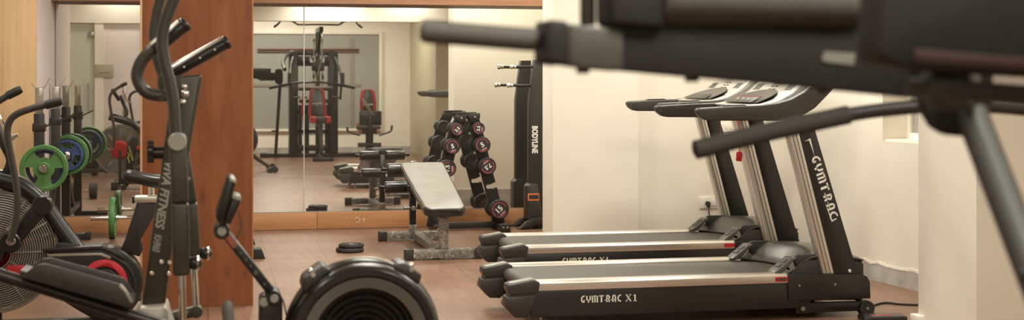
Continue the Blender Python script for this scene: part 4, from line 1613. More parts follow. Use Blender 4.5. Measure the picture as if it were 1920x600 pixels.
for j in range(10):
    a = 2 * PI * j / 10
    kb.rod(c + V((-.042, -.02 + math.cos(a) * .034, math.sin(a) * .034 + .004)), c + V((-.02, -.02 + math.cos(a) * .034, math.sin(a) * .034 + .004)), .006, 8)
kb.build('tension_knob', SATIN, el)
# fixed handles with metal pulse grips
for yy, bend, gr in (
        (Y2 - .14, [(335, 178), (312, 178.5), (290, 178), (272, 171), (260, 155), (257, 138), (264, 118), (277, 101), (291, 90)], [(288, 94), (346, 47)]),
        (Y2 + .12, [(336, 182), (318, 176), (306, 160), (308, 146), (322, 139)], [(314, 142), (424, 80)])):
    hd = MB().tube(catmull([G(a, b, yy) for a, b in bend], 8), .021, 18).build('fixed_handle', mat('dark_handle_coat', (.05, .046, .038), .34), el)
    a, b = [G(q[0], q[1], yy) for q in gr]
    d = (b - a).normalized()
    n_ = V((-d.z, 0, d.x))
    up_ = n_ * (1 if n_.z > 0 else -1)
    MB().rod(a, b, .024, 24, .006).build('grip_body', SATIN, hd)
    MB().rod(a + up_ * .010 + d * .002, b + up_ * .010 - d * .004, .0185, 24, .004).build('pulse_sensor', SILVER, hd)
    MB().rod(b - d * .010, b + d * .012, .0262, 24, .008).build('end_plug', SATIN, hd)
    if yy > Y2:
        s = MB()
        for t in (.28, .55, .8):
            q = a + (b - a) * t - up_ * .002 + V((0, -.0236, 0))
            s.rod(q, q + V((0, -.002, 0)), .0035, 8)
        s.split('screw', CHROME, hd)
p, q = G(305, 150, Y2), G(330, 140, Y2)
MB().rod((p.x, Y2 - .16, G(333, 178, Y2 - .14).z), (p.x + .055, Y2 + .14, G(336, 182, Y2 + .12).z), .02).build('handle_clamp', GUN, el)
# pedal arms and foot plates
def pedal(yy, dx, dz):
    o = V((dx, 0, dz))
    a, b = G(-120, 478, yy), G(344, 622, yy)
    ar = MB().rod(a + o, b, .021, 16).build('pedal_arm', mat('worn_black_tube', (.045, .042, .038), .3, metal=.3), el)
    MB().rod(V((-1.52, yy + (.02 if yy < Y2 else -.02), .36 + (.16 if yy < Y2 else -.16))), a + o + V((.01, 0, 0)), .02, 14).build('crank_link', GUN, ar)
    pts = [(37, 519), (69, 496.5), (85, 494), (160, 514), (227, 533), (237, 545), (251, 568), (250, 580), (150, 552)]
    P = [V((p.x, yy - .085, p.z)) + o for p in xz(pts, yy - .085)]
    fp = MB().prism(P, (0, .014, 0), .004)
    fp.prism([p + V((0, .155, 0)) for p in P], (0, .014, 0), .004)
    t = [P[k] for k in (0, 8, 7)]
    fp.prism([P[0] + V((0, .01, .0)), P[0] + V((0, .01, .02)), P[7] + V((0, .01, .03)), P[7] + V((0, .01, .01))], (0, .15, 0), .003)
    fo = fp.build('foot_plate', DKGREY if yy < Y2 else SATIN, el)
    tp_ = [(227, 532), (238, 545), (249, 567), (244, 568), (233, 548), (222, 537)]
    MB().prism([V((p.x, yy - .088, p.z)) + o for p in xz(tp_, yy - .085)], (0, .02, 0), .002).build('toe_stop', SILVERP, fo)


pedal(Y1 + .045, 0, 0)
a, b = G(368.5, 583, Y3), G(250, 572, Y3)
fa = MB().rod(a, V((-.55, Y3 - .04, .33)), .021, 16).rod(V((-.55, Y3 - .04, .33)), V((-1.5, Y3 - .13, .22)), .021, 16).build('pedal_arm', GUN, el)
MB().box((-.95, Y3 - .12, .31), (-.60, Y3 + .04, .345), .01).build('foot_plate', SATIN, el)

# ================================================================ air bike
YB = 7.30
fc = G(-8, 471, YB)
ab = thing('air_bike', 'black air bike with a caged fan and red hub at the far left', 'exercise bike', (fc.x + .5, YB, 0))
RF = .292
cage = MB()
for s in (-1, 1):
    for k in range(20):
        R = RF * (.28 + .72 * k / 19)
        off = s * (.075 - .045 * (k / 19) ** 3)
        cage.ring((fc.x, YB + off, fc.z), (0, 1, 0), R, .0036 if k < 19 else .006, 64, 5)
    for k in range(12):
        a = 2 * PI * k / 12
        P = []
        for j in range(7):
            t = .30 + .70 * j / 6
            P.append(V((fc.x + math.cos(a) * RF * t, YB + s * (.075 - .045 * ((t - .36) / .64 if t > .36 else 0) ** 3), fc.z + math.sin(a) * RF * t)))
        cage.tube(P, .003, 6)
cage.build('fan_cage', mat('dull_wire', (.27, .25, .21), .4, metal=.3), ab)
hubm = MB().lathe([(0, .0), (.06, .0), (.06, .02), (.105, .06), (.11, .085), (.085, .105), (0, .105)], fc, (0, 1, 0), 40).build('fan_hub_cover', RED, ab)
MB().lathe([(0, -.095), (.035, -.095), (.05, -.085), (.055, -.06), (.055, -.002), (0, -.002)], fc, (0, 1, 0), 32).build('fan_axle_cap', SATIN, ab)
bl = MB()
for k in range(10):
    a = 2 * PI * k / 10
    o = V((math.cos(a), 0, math.sin(a)))
    tt = V((-math.sin(a), 0, math.cos(a)))
    bl.prism([fc + o * .11 + tt * -.01 + V((0, -.045, 0)), fc + o * .27 + tt * -.085 + V((0, -.035, 0)), fc + o * .27 + tt * .085 + V((0, .035, 0)), fc + o * .11 + tt * .01 + V((0, .045, 0))], tt * .003)
bl.split('fan_blade', SATIN, ab)
# frame
frm = MB().tube(catmull([G(a, b, YB) for a, b in ((-60, 320), (-5, 334), (40, 350), (78, 382), (110, 425), (142, 468))], 8), [.046] * 41, 18).build('main_arch', SATIN, ab)
P = xz([(112, 452), (150, 455), (158, 470), (100, 470)], YB)
MB().prism([V((p.x, YB - .05, p.z)) for p in P], (0, .10, 0), .006).build('arch_bracket', BLACK, frm)
# chain housing with the round end
def px_arc(cx, cy, r, a0, a1, n=16):
    return [(cx + r * math.cos(math.radians(a0 + (a1 - a0) * i / n)), cy - r * math.sin(math.radians(a0 + (a1 - a0) * i / n))) for i in range(n + 1)]
pts = px_arc(198, 532, 70, 78, -112, 22) + [(150, 585), (98, 553), (70, 538), (62, 520), (80, 505), (98, 500), (96, 470), (110, 464)]
P = xz(pts, YB - .07)
ch_ = MB().prism([V((p.x, YB - .07, p.z)) for p in P], (0, .14, 0), .014, 3).build('chain_housing', SATIN, ab)
pts = px_arc(198, 536, 58, 80, -60, 18) + px_arc(198, 536, 52, -60, 80, 18)
MB().prism([V((p.x, YB - .078, p.z)) for p in xz(pts, YB - .07)], (0, .008, 0), .003).build('housing_rib', BLACK, ch_)
pts = px_arc(196, 530, 44, 158, -70, 26) + px_arc(196, 530, 31, -70, 158, 26)
MB().prism([V((p.x, YB - .090, p.z)) for p in xz(pts, YB - .07)], (0, .02, 0), .005).build('red_ring', RED, ch_)
pts = px_arc(196, 535, 44, -75, -150, 12) + px_arc(196, 535, 34, -150, -75, 12)
MB().prism([V((p.x, YB - .090, p.z)) for p in xz(pts, YB - .07)], (0, .02, 0), .005).build('red_ring', RED, ch_)
c = G(196, 532, YB - .08)
MB().rod((c.x, YB - .088, c.z), (c.x, YB - .06, c.z), .078, 40).build('crank_disc', DKGREY, ch_)
pts = [(80, 466), (190, 460), (222, 470), (236, 484), (232, 488), (214, 476), (188, 468), (82, 473)]
MB().prism([V((p.x, YB - .084, p.z)) for p in xz(pts, YB - .07)], (0, .168, 0), .004).build('top_trim', BLACK, ch_)
pts = [(86, 476), (190, 474), (214, 483), (206, 486), (188, 479), (92, 481)]
MB().prism([V((p.x, YB - .074, p.z)) for p in xz(pts, YB - .07)], (0, .004, 0), .002).build('trim_strip', SILVERP, ch_)
# seat post, slider and saddle
P = xz([(225, 470), (262, 482), (268, 468), (264, 450), (300, 384), (258, 376), (234, 450)], YB - .04)
sp_ = MB().prism([V((p.x, YB - .04, p.z)) for p in P], (0, .08, 0), .008, 3).build('seat_post', BLACK, ab)
for dy in (-.045, .02):
    a, b = G(250, 374, YB), G(296, 380, YB)
    MB().box((a.x, YB + dy, b.z + .004), (b.x + .06, YB + dy + .025, a.z + .018), .004).build('seat_slider', SILVER, sp_)
    MB().box((a.x - .004, YB + dy - .002, b.z + .002), (a.x + .008, YB + dy + .027, a.z + .020), .002).build('slider_cap', SATIN, sp_)
a = G(284, 372, YB)
MB().rod(V((a.x, YB, a.z)), V((a.x, YB, a.z + .06)), .016).build('saddle_stem', CHROME, sp_)
rows = []
sx0, sx1 = G(231, 330, YB).x, G(231, 330, YB).x + .275
zs = G(262, 322, YB).z
for i in range(13):
    u = i / 12
    w = .028 + .075 * (max(0, (u - .25)) / .75) ** 1.2
    if i in (0, 12):
        w *= .5
    x = sx0 + (sx1 - sx0) * u
    top = zs + .012 * math.cos(u * 5) + (.012 if u > .8 else 0)
    row = []
    for j in range(13):
        a = 2 * PI * j / 13
        row.append(V((x, YB + math.cos(a) * w, top - .030 + math.sin(a) * (.030 if i not in (0, 12) else .015) - (.02 * u if math.sin(a) < 0 else 0))))
    rows.append(row + [row[0]])
sd = MB().grid(rows)
sd.prism(rows[0][:-1], (.001, 0, 0)).prism(rows[-1][:-1], (-.001, 0, 0))
sd.build('saddle', VINYL, sp_, smooth=70)
# handle levers, near and far
for yy, pts, gp in ((YB - .26, [(112, 190), (85, 197), (58, 204), (32, 214), (18, 228), (14, 252), (22, 300), (31, 350), (32, 395), (26, 430), (18, 452)], (116, 189)),
                    (YB + .26, [(34, 170), (14, 180), (-8, 194), (-30, 215), (-36, 245), (-28, 300), (-18, 350), (-16, 400), (-20, 450)], (40, 167))):
    P = catmull([G(a, b, yy) for a, b in pts], 8)
    lv = MB().tube(P, .0165, 16).build('handle_lever', mat('dark_handle_coat', (.05, .046, .038), .34), ab)
    g0 = P[:9]
    MB().tube([G(gp[0], gp[1], yy)] + g0, [.018] + [.0215] * len(g0), 16).build('handle_grip', MATTE, lv)
    MB().rod(V((P[-1].x, yy, P[-1].z)), V((P[-1].x, YB + (.09 if yy > YB else -.09), P[-1].z)), .016).build('lever_pivot', STEEL, lv)
a, b = G(20, 454, YB - .17), G(80, 385, YB - .17)
lk = MB()
d = (b - a).normalized()
for i in range(1):
    lk.bar(a, b, .075, .05, .02, up=(0, 1, 0), seg=4)
lk.rod(a + V((0, -.035, 0)), a + V((0, .035, 0)), .05, 24).rod(b + V((0, -.034, 0)), b + V((0, .034, 0)), .048, 24)
lk.build('drive_link', SATIN, ab)
a = G(20, 452, YB - .21)
MB().rod(a, a + V((0, .04, 0)), .022).build('link_cap', SILVERP, ab)
# console stalk, seat-side brace, silver lever bits
MB().tube(catmull([G(-12, 225, YB - .02), G(6, 268, YB - .03), G(20, 300, YB - .02), G(10, 330, YB)], 6), .022, 12).build('console_stalk', BLACK, ab)
MB().tube(catmull([G(-6, 205, YB - .1), G(10, 240, YB - .1), G(26, 262, YB - .1)], 5), .008, 8).rod(G(18, 262, YB - .12), G(34, 252, YB - .12), .010).build('stalk_strut', CHROME, ab)
a, b = G(-40, 190, YB), G(-5, 240, YB)
MB().prism([V((a.x, YB - .11, a.z)), V((b.x, YB - .11, b.z)), V((b.x - .03, YB - .11, b.z - .03)), V((a.x - .03, YB - .11, a.z - .03))], (0, .22, 0), .008).build('console', SATIN, ab)
# pedals and cranks
c = G(196, 532, YB)
for s, yy in ((1, YB - .12), (-1, YB + .12)):
    cr = MB().bar((c.x, yy, c.z), (c.x - s * .12, yy, c.z + s * .10), .02, .03, .005).build('crank_arm', SATIN, ab)
    MB().box((c.x - s * .12 - .05, yy + (-.11 if s > 0 else .01), c.z + s * .10 - .012), (c.x - s * .12 + .05, yy + (-.01 if s > 0 else .11), c.z + s * .10 + .012), .005).build('pedal', MATTE, cr)
# red guard seen beside the fan, with the mirrored-side lettering
q = G(25, 506, YB - .09)
MB().box((q.x - .03, YB - .10, q.z - .022), (q.x + .05, YB - .085, q.z + .022), .004).build('red_guard', RED, ab)
dl = MB().prism([V((fc.x + .08, YB + .105, fc.z + .05)), V((fc.x + .15, YB + .105, fc.z + .16)), V((fc.x + .21, YB + .105, fc.z + .14)), V((fc.x + .14, YB + .105, fc.z - .22)), V((fc.x + .06, YB + .105, fc.z - .26))], (0, .02, 0), .006).build('fork_cover', SATIN, ab)
m = MB()
m.text('CLOSETFITNESS', (fc.x + .125, YB + .1255, fc.z - .04), (.25, 0, -.97), (.97, 0, .25), .018, bold=.02)
m.build('lettering', YELLOW, dl)
m = MB()
o = V((fc.x + .09, YB + .1255, fc.z - .10))
m.stroke([(.0, .07), (-.02, .03), (.0, .02), (-.02, -.05)], .010, o, V((-1, 0, 0)), V((0, 0, 1)))
m.build('flash_print', LIME, dl)
MB().box((fc.x + .12, YB + .09, fc.z + .005), (fc.x + .28, YB + .12, fc.z + .045), .006).build('red_guard', RED, ab)
# floor stand
st = MB()
zb_ = .10
for x in (fc.x - .05, c.x + .14):
    st.box((x - .035, YB - .28, .012), (x + .035, YB + .28, .082), .006)
st.box((fc.x - .02, YB - .035, .05), (c.x + .12, YB + .035, .12), .005)
st.bar((fc.x, YB - .10, .08), (fc.x, YB - .10, fc.z), .05, .03, .004).bar((fc.x, YB + .10, .08), (fc.x, YB + .10, fc.z), .05, .03, .004)
st.bar((c.x, YB, .10), (c.x, YB, c.z - .1), .06, .06, .004)
st.build('floor_stand', BLACK, ab)
for x in (fc.x - .05, c.x + .14):
    for y in (YB - .28, YB + .28):
        MB().box((x - .04, y - .02, 0), (x + .04, y + .02, .09), .006).build('foot_cap', MATTE, ab)
for y in (YB - .24, YB + .30):
    MB().rod((fc.x + .05, y - .012, .032), (fc.x + .05, y + .012, .032), .032, 20).build('transport_wheel', MATTE, ab)

# ================================================================ rowing machine
YR_ = 4.70
rc = G(685, 638, YR_ - .10)
RR = 148 / F * (rc.x * SY + (YR_ - .1) * CY)
ro = thing('rowing_machine', 'black air rowing machine in the foreground, its round flywheel cut by the bottom edge', 'rowing machine', (rc.x, YR_, 0))
prof = [(RR * .66, -.098), (RR * .68, -.105), (RR * .80, -.112), (RR * .90, -.110), (RR * .945, -.095), (RR * .955, -.070), (RR * .95, -.055), (RR * .985, -.045), (RR, -.02), (RR, .02), (RR * .985, .045), (RR * .95, .055), (RR * .955, .07), (RR * .93, .1), (RR * .80, .112), (RR * .3, .112), (0.0, .112)]
prof[0] = (RR * .65, -.06)
fh = MB().lathe(prof + [(0, .06), (RR * .6, .06)], (rc.x, YR_, rc.z), (0, 1, 0), 96).build('flywheel_cover', SATIN, ro)
MB().lathe([(RR * .80, -.1125), (RR * .80, -.116), (RR * .665, -.108), (RR * .65, -.10)], (rc.x, YR_, rc.z), (0, 1, 0), 96).build('cover_ring', mat('lighter_grey_ring', (.115, .108, .09), .5), fh)
lv = MB()
for k in range(7):
    R = RR * (.62 - .078 * k)
    lv.lathe([(R, -.060), (R + .003, -.078), (R - .008, -.072), (R - .010, -.058)], (rc.x, YR_, rc.z), (0, 1, 0), 64, closed=True)
lv.rod((rc.x, YR_ - .10, rc.z), (rc.x, YR_ - .05, rc.z), RR * .11, 32)
for k in range(12):
    a = 2 * PI * k / 12
    lv.bar((rc.x + math.cos(a) * RR * .10, YR_ - .040, rc.z + math.sin(a) * RR * .10), (rc.x + math.cos(a) * RR * .62, YR_ - .040, rc.z + math.sin(a) * RR * .64), .008, .008)
lv.build('louvre', mat('deep_black_plastic', (.010, .009, .008), .5), fh)
# band of metal round the rim between two clamps, raised fairing over the right part
MB().lathe([(RR * 1.002, -.016), (RR * 1.010, -.014), (RR * 1.010, .014), (RR * 1.002, .016)], (rc.x, YR_, rc.z), (0, 1, 0), 96).build('rim_band', mat('satin_bronze_rim', (.30, .26, .20), .32, metal=.7), fh)
pts = []
for i in range(25):
    a = math.radians(137 - 6.6 * i)
    pts.append((math.cos(a), math.sin(a)))
fa = MB()
rows = [[V((rc.x + c_ * R, YR_ + y, rc.z + s_ * R)) for R, y in ((RR * .80, -.113), (RR * .83, -.121), (RR * .90, -.121), (RR * .945, -.110), (RR * .965, -.085), (RR * .965, -.06))] for c_, s_ in pts]
fa.grid(rows, (0, .006, 0))
fa.build('fairing', SATIN, fh)
for ang_, w in ((128, .055), (55, .05)):
    a = math.radians(ang_)
    o = V((math.cos(a), 0, math.sin(a)))
    tt = V((-math.sin(a), 0, math.cos(a)))
    q = V((rc.x, YR_, rc.z)) + o * RR * .995
    cl = MB()
    P = [q + tt * -w + o * -.012, q + tt * -w * .8 + o * .020, q + tt * w * .55 + o * .024, q + tt * w + o * .004, q + tt * w + o * -.016]
    cl.prism([p + V((0, -.075, 0)) for p in P], (0, .15, 0), .008, 3)
    cl = cl.build('rim_clamp', DKGREY, fh)
    MB().rod(q + o * .015 + V((0, -.078, 0)), q + o * .015 + V((0, -.07, 0)), .008, 10).ball(q + o * .024 + V((0, -.02, 0)), .010, (1, 1, 1), 8).split('clamp_screw', CHROME, cl)
# monitor arm
pb = MB()
P = xz([(487, 560), (497, 553), (523, 549), (530, 560), (530, 640), (485, 640)], YR_ - .05)
pb.prism([V((p.x, YR_ - .05, p.z)) for p in P], (0, .10, 0), .008, 3)
br = pb.build('arm_bracket', SATIN, ro)
pc_ = G(514, 559, YR_ - .055)
MB().rod((pc_.x, YR_ - .062, pc_.z), (pc_.x, YR_ + .06, pc_.z), .024, 24).build('arm_pivot', SATIN, br)
MB().rod((pc_.x, YR_ - .068, pc_.z), (pc_.x, YR_ - .058, pc_.z), .0135, 16).build('pivot_bolt', GUNL, br)
q = G(495, 567, YR_ - .055)
MB().rod((q.x, YR_ - .056, q.z), (q.x, YR_ - .045, q.z), .015, 16).build('pivot_bolt', GUNL, br)
a, b = G(513, 553, YR_), G(419, 432, YR_)
ma = MB().bar(a, b, .030, .036, .006, up=(0, 1, 0)).build('monitor_arm', SATIN, ro)
hl = MB()
d = b - a
for t in (.18, .36, .46, .56, .66, .76):
    q = a + d * t + V((0, -.0185, 0))
    hl.rod(q, q + V((0, -.002, 0)), .0045 if t != .36 else .008, 8)
hl.split('adjust_hole', mat('worn_hole_edge', (.10, .095, .08), .5), ma)
q = a + d * .84 + V((0, -.0185, 0))
MB().bar(q - d.normalized() * .022, q + d.normalized() * .022, .020, .001, up=(0, 1, 0)).build('arm_sticker', mat('rust_sticker', (.30, .09, .05), .5), ma)
q = G(415.5, 431, YR_)
kn = MB().rod((q.x, YR_ - .05, q.z), (q.x, YR_ + .05, q.z), .0255, 24).build('monitor_pivot', SATIN, ma)
MB().rod((q.x, YR_ - .056, q.z), (q.x, YR_ - .045, q.z), .014, 16).build('pivot_bolt', GUNL, kn)
P = xz([(404, 405), (409, 418), (417, 419), (443, 342), (442, 336), (432, 331), (427, 334)], YR_ - .09)
mo = MB().prism([V((p.x, YR_ - .09, p.z)) for p in P], (0, .18, 0), .005, 2).build('monitor', SATIN, ma)
P = xz([(431, 331.5), (442.5, 336), (443, 344), (430.5, 339)], YR_ - .092)
MB().prism([V((p.x, YR_ - .093, p.z)) for p in P], (0, .006, 0), .001).build('monitor_edge', SILVERP, mo)
P = xz([(418, 419), (433, 421), (453.5, 373), (451, 368), (437, 364)], YR_ - .07)
bk_ = MB().prism([V((p.x, YR_ - .07, p.z)) for p in P], (0, .14, 0), .005, 2).build('battery_box', SATIN, mo)
P = xz([(437, 363.5), (451, 367.5), (453.5, 373), (451, 377), (434, 371)], YR_ - .072)
MB().prism([V((p.x, YR_ - .073, p.z)) for p in P], (0, .006, 0), .001).build('box_edge', GUNL, bk_)
MB().tube(catmull([G(447, 396, YR_ - .0), G(452, 420, YR_), G(448, 440, YR_), G(436, 452, YR_)], 6), .0022, 6).build('sensor_wire', INK, ma)
MB().tube(catmull([G(518, 548, YR_), G(530, 562, YR_), G(536, 585, YR_), G(541, 615, YR_)], 6), .003, 6).build('sensor_wire', INK, ma)
# pull handle parked upright, slide rail, feet
hp = G(424, 566, YR_ - .12)
MB().tube([hp, hp + V((.004, 0, -.01)), G(427, 585, YR_ - .12), G(433, 640, YR_ - .12)], [.010, .0175, .019, .019], 18).build('pull_handle', mat('grey_handle_grip', (.13, .125, .11), .6), ro)
fr = MB()
fr.box((-1.55, YR_ - .05, .34), (rc.x - RR * .3, YR_ + .05, .42), .006)
fr.bar((rc.x, YR_ + .13, rc.z - .05), (rc.x + .42, YR_ - .16, .05), .03, .03, .003)
fr.bar((rc.x - .05, YR_, .38), (rc.x + .42, YR_ - .16, .06), .05, .04, .004)
fr.box((-1.52, YR_ - .03, .05), (-1.46, YR_ + .03, .36), .004)
fr.build('frame', GUN, ro)
ft = MB()
ft.rod((rc.x + .42, YR_ - .52, .035), (rc.x + .42, YR_ + .20, .035), .032)
ft.rod((-1.49, YR_ - .22, .035), (-1.49, YR_ + .22, .035), .034)
ft.build('floor_tube', BLACK, ro)
for y in (YR_ - .5, YR_ + .18):
    MB().rod((rc.x + .48, y - .02, .045), (rc.x + .48, y + .02, .045), .045, 20).build('transport_wheel', MATTE, ro)
MB().box((-.62, YR_ - .16, .42), (-.36, YR_ + .16, .50), .03, 3).build('seat', VINYL, ro)
# ================================================================ three-station multi gym (close to the camera on the right)
C_ = 15.0                                      # the middle mirror sheet leans, shifting what it shows by this much


def ML(px, py, Y):
    return M(px + (C_ if px < 570 else 0), py, Y)


mg = thing('multi_gym', 'large black multi gym with red padded seat, blurred close up and whole in the mirror', 'multi gym', (1.75, 1.15, 0))
YTW = 1.15
# weight towers
for pxa, pxb in ((540.5, 557), (616, 634)):
    a, b = ML(pxa, 95, YTW), ML(pxb, 289, YTW)
    x0, x1 = a.x, ML(pxb, 289, YTW).x
    t = MB().box((x0, YTW - .30, .06), (x1, YTW, a.z), .015, 3).build('weight_tower', SATIN, mg)
    MB().box((x0 + .02, YTW - .26, .02), (x1 - .02, YTW - .04, .08), .004).build('tower_foot', BLACK, t)
    if pxa < 570:
        TLx0, TLx1 = x0, x1
    else:
        TRx0, TRx1 = x0, x1
ZTW = ML(556, 95, YTW).z
XC = (TLx0 + TRx1) / 2
fr = MB()
for ya, yb, yy in ((96, 104, -.02), (117, 124, -.02), (272, 283, -.02)):
    p, q = M(620, ya, YTW), M(620, yb, YTW)
    fr.box((TLx1 - .01, YTW - .10, q.z), (TRx0 + .01, YTW - .04, p.z), .004)
p, q = M(620, 288, YTW), M(620, 295.5, YTW)
e0, e1 = ML(487, 292, YTW), M(692, 291, YTW)
fr.box((e0.x, YTW - .11, .004), (e1.x, YTW - .04, .066), .004)
fr.box((XC - .035, YTW - .05, .004), (XC + .035, 2.35, .066), .004)
fr.box((XC - .16, 2.30, 0), (XC + .16, 2.37, .06), .004)
fr.build('base_frame', BLACK, mg)
MB().box((e0.x - .01, YTW - .13, 0), (e0.x + .10, YTW - .02, .075), .006).build('foot_cap', MATTE, mg)
# gussets under the top bar
g = MB()
for s in (-1, 1):
    a = V((XC + s * .10, YTW - .03, ZTW - .08))
    g.bar(a, a + V((s * -.06, 0, -.12)), .03, .03, .003)
    g.bar(a + V((s * .12, 0, 0)), a + V((s * .05, 0, -.12)), .03, .03, .003)
    g.box((XC + s * .16 - .04, YTW - .06, ZTW - .20), (XC + s * .16 + .04, YTW, ZTW - .09), .006)
g.build('gusset', BLACK, mg)
# mast, boom and guide rods
ZTOP = 2.10
ms = MB()
ms.box((XC - .035, 1.20, .06), (XC + .035, 1.27, ZTOP), .004)
ms.bar((XC, 1.22, ZTOP - .02), (XC, 2.05, ZTOP - .02), .06, .08, .004)
ms.bar((XC, 1.26, ZTOP - .42), (XC, 1.75, ZTOP - .06), .05, .05, .004)
ms.build('mast', BLACK, mg)
gr = MB()
for s in (-1, 1):
    gr.rod((XC + s * .065, 1.32, .9), (XC + s * .065, 1.32, 1.93), .011, 10)
    gr.box((XC + s * .065 - .025, 1.29, 1.90), (XC + s * .065 + .025, 1.35, 1.95), .004)
gr.build('guide_rod', STEEL, mg)
MB().box((XC - .10, 1.285, 1.42), (XC + .10, 1.36, 1.56), .006).build('press_carriage', BLACK, mg)
wl = []
for (dx, y, z) in ((0, 2.02, ZTOP - .07), (0, 1.30, ZTOP - .06), (-.075, 1.36, 1.35), (.075, 1.36, 1.33), (-.03, 1.36, 1.66)):
    r = .048
    w = MB().lathe([(.012, -.012), (r, -.012), (r * .86, 0), (r, .012), (.012, .012)], (XC + dx, y, z), (1, 0, 0), 28, closed=True).build('pulley_wheel', MATTE, mg)
    MB().rod((XC + dx - .018, y, z), (XC + dx + .018, y, z), .010, 10).build('pulley_bolt', STEEL, w)
cb = MB()
cb.tube([(XC, 2.07, ZTOP - .07), (XC, 2.07, 2.0)], .003, 6)
cb.tube([(XC, 1.36, ZTOP - .06), (XC, 1.40, 1.3), (XC, 1.42, .4)], .003, 6)
for s in (-1, 1):
    cb.tube([(XC + s * .09, 1.38, 1.33), (XC + s * .09, 1.38, .55)], .003, 6)
cb.tube(catmull([(XC + .05, 1.50, .30), (XC + .10, 1.55, .24), (XC + .03, 1.6, .15), (XC - .02, 1.65, .06)], 6), .004, 6)
cb.build('steel_cable', STEEL, mg)
# high pull-down bar: mast width wings with dropped ends
YH_ = 2.07
hp = [ML(511, 51, YH_), ML(519, 45, YH_), ML(527, 38, YH_), ML(545, 40, YH_), ML(556, 46, YH_), ML(569, 46, YH_)]
rp_ = [V((2 * XC - p.x, p.y, p.z)) for p in hp]
hb = MB().tube(catmull(hp + rp_[::-1], 6), .0135, 12).build('pulldown_bar', BLACK, mg)
MB().tube(catmull(hp[:2], 4), .018, 12).tube(catmull(rp_[:2], 4), .018, 12).build('bar_grip', FOAM, hb)
# lower curved bar hanging in front of the seat
YQ = 2.85
lp = [V(G(1304, 282, YQ)), G(1450, 246, YQ), G(1590, 216, YQ)]
cen = M(591, 154, YQ)
lo_r = M(652, 167.5, YQ)
left = [G(1304, 281, YQ), G(1440, 247.5, YQ), G(1575, 218, YQ), G(1680, 203.5, YQ)]
xm = 1.605
right = [V((2 * xm - p.x, p.y, p.z)) for p in left]
bar = MB().tube(catmull(left + [V((xm, YQ, left[-1].z + .007))] + right[::-1], 8), .0160, 14).build('curl_bar', BLACK, mg)
for P in (left, right):
    pth = catmull([P[0], P[1], G(1590, 215, YQ) if P is left else V((2 * xm - G(1590, 215, YQ).x, YQ, G(1590, 215, YQ).z))], 8)
    MB().tube([pth[0] - (pth[1] - pth[0]).normalized() * .004] + pth, [.012] + [.0205] * len(pth), 18).build('foam_grip', FOAMD, bar)
lk = MB().ring((xm, YQ, left[-1].z + .03), (0, 1, 0), .018, .004, 20, 6).tube([(xm, YQ, left[-1].z + .05), (xm + (XC - xm) * .6, 2.6, 1.5), (XC, 2.10, 2.0)], .003, 6)
lk.build('carabiner', CHROME, bar)
# main seat: back pad, seat pad, lever
def pad_with_sides(name, poly_in, side_w, y0, th, tilt, mred, text=None):
    """poly_in: mirror outline of the whole pad"""
    P = [M(a, b, y0) for a, b in poly_in]
    zmin, zmax = min(p.z for p in P), max(p.z for p in P)
    def lean(p, off):
        return V((p.x, y0 + off - tilt * (p.z - zmin), p.z))
    body = MB().prism([lean(p, -th) for p in P], (0, th, 0), .016, 3).build(name, VINYL, mg)
    xc = sum(p.x for p in P) / len(P)
    for s in (-1, 1):
        Q = []
        for p in P:
            if (p.x - xc) * s > 0:
                Q.append(p)
        Q.sort(key=lambda p: p.z)
        strip = Q + [V((p.x - s * side_w, p.y, p.z)) for p in reversed(Q)]
        MB().prism([lean(p, .001) for p in strip], (0, .003, 0), .001).build('red_side', mred, body)
    if text:
        m = MB()
        h = .024
        c = M(text[0], text[1], y0)
        m.text('BODYLINE', lean(c, .0035), (-1, 0, 0), (0, tilt * -1, 1), h, bold=.03)
        m.text('FITNESS', lean(c + V((0, 0, -.03)), .0035), (-1, 0, 0), (0, tilt * -1, 1), h * .5, bold=.02)
        m.build('logo_print', WHITE, body)
    return body


pad_with_sides('backrest', [(579, 218), (577.5, 212), (581, 172), (584, 167), (590, 165), (600, 165), (606, 167), (609, 172), (613, 212), (612, 218)], .047, 1.62, .07, .10, REDV, (595, 194))
p, q = M(576, 219, 1.98), M(621.5, 231.5, 1.98)
xs0, xs1 = 2 * XC - M(621.5, 225, 1.98).x, M(621.5, 225, 1.98).x
st_ = MB().box((xs0 + .085, 1.60, q.z), (xs1 - .085, 1.98, p.z), .018, 3).build('seat', VINYL, mg)
for a, b in ((xs0, xs0 + .09), (xs1 - .09, xs1)):
    MB().box((a, 1.601, q.z + .001), (b, 1.981, p.z + .001), .018, 3).build('red_side', REDV, st_)
sf = MB()
sf.box((XC - .03, 1.25, q.z - .06), (XC + .03, 1.95, q.z - .005), .004)
p2 = M(596, 300, 2.05)
sf.bar((XC, 1.95, q.z - .02), (XC, 2.06, .10), .055, .05, .004)
sf.bar((XC, 1.55, q.z), (XC, 1.45, 1.0), .05, .05, .004)
sf.box((XC - .20, 1.38, .90), (XC + .20, 1.43, .96), .004)
sf.build('seat_frame', BLACK, mg)
rl = MB()
MB().rod((XC - .22, 1.50, M(600, 166, 1.5).z), (XC + .22, 1.50, M(600, 166, 1.5).z), .035, 24, .01).build('head_roller', FOAM, mg)
lw = MB()
for ya, yb in ((206, 213), (243, 250)):
    p, q2 = M(600, ya, YTW), M(600, yb, YTW)
    lw.box((TLx1, YTW - .12, q2.z), (TRx0, YTW - .05, p.z), .004)
for s in (-1, 1):
    lw.box((XC + s * .16 - .03, YTW - .12, .06), (XC + s * .16 + .03, YTW - .05, .86), .004)
lw.build('lower_frame', BLACK, mg)
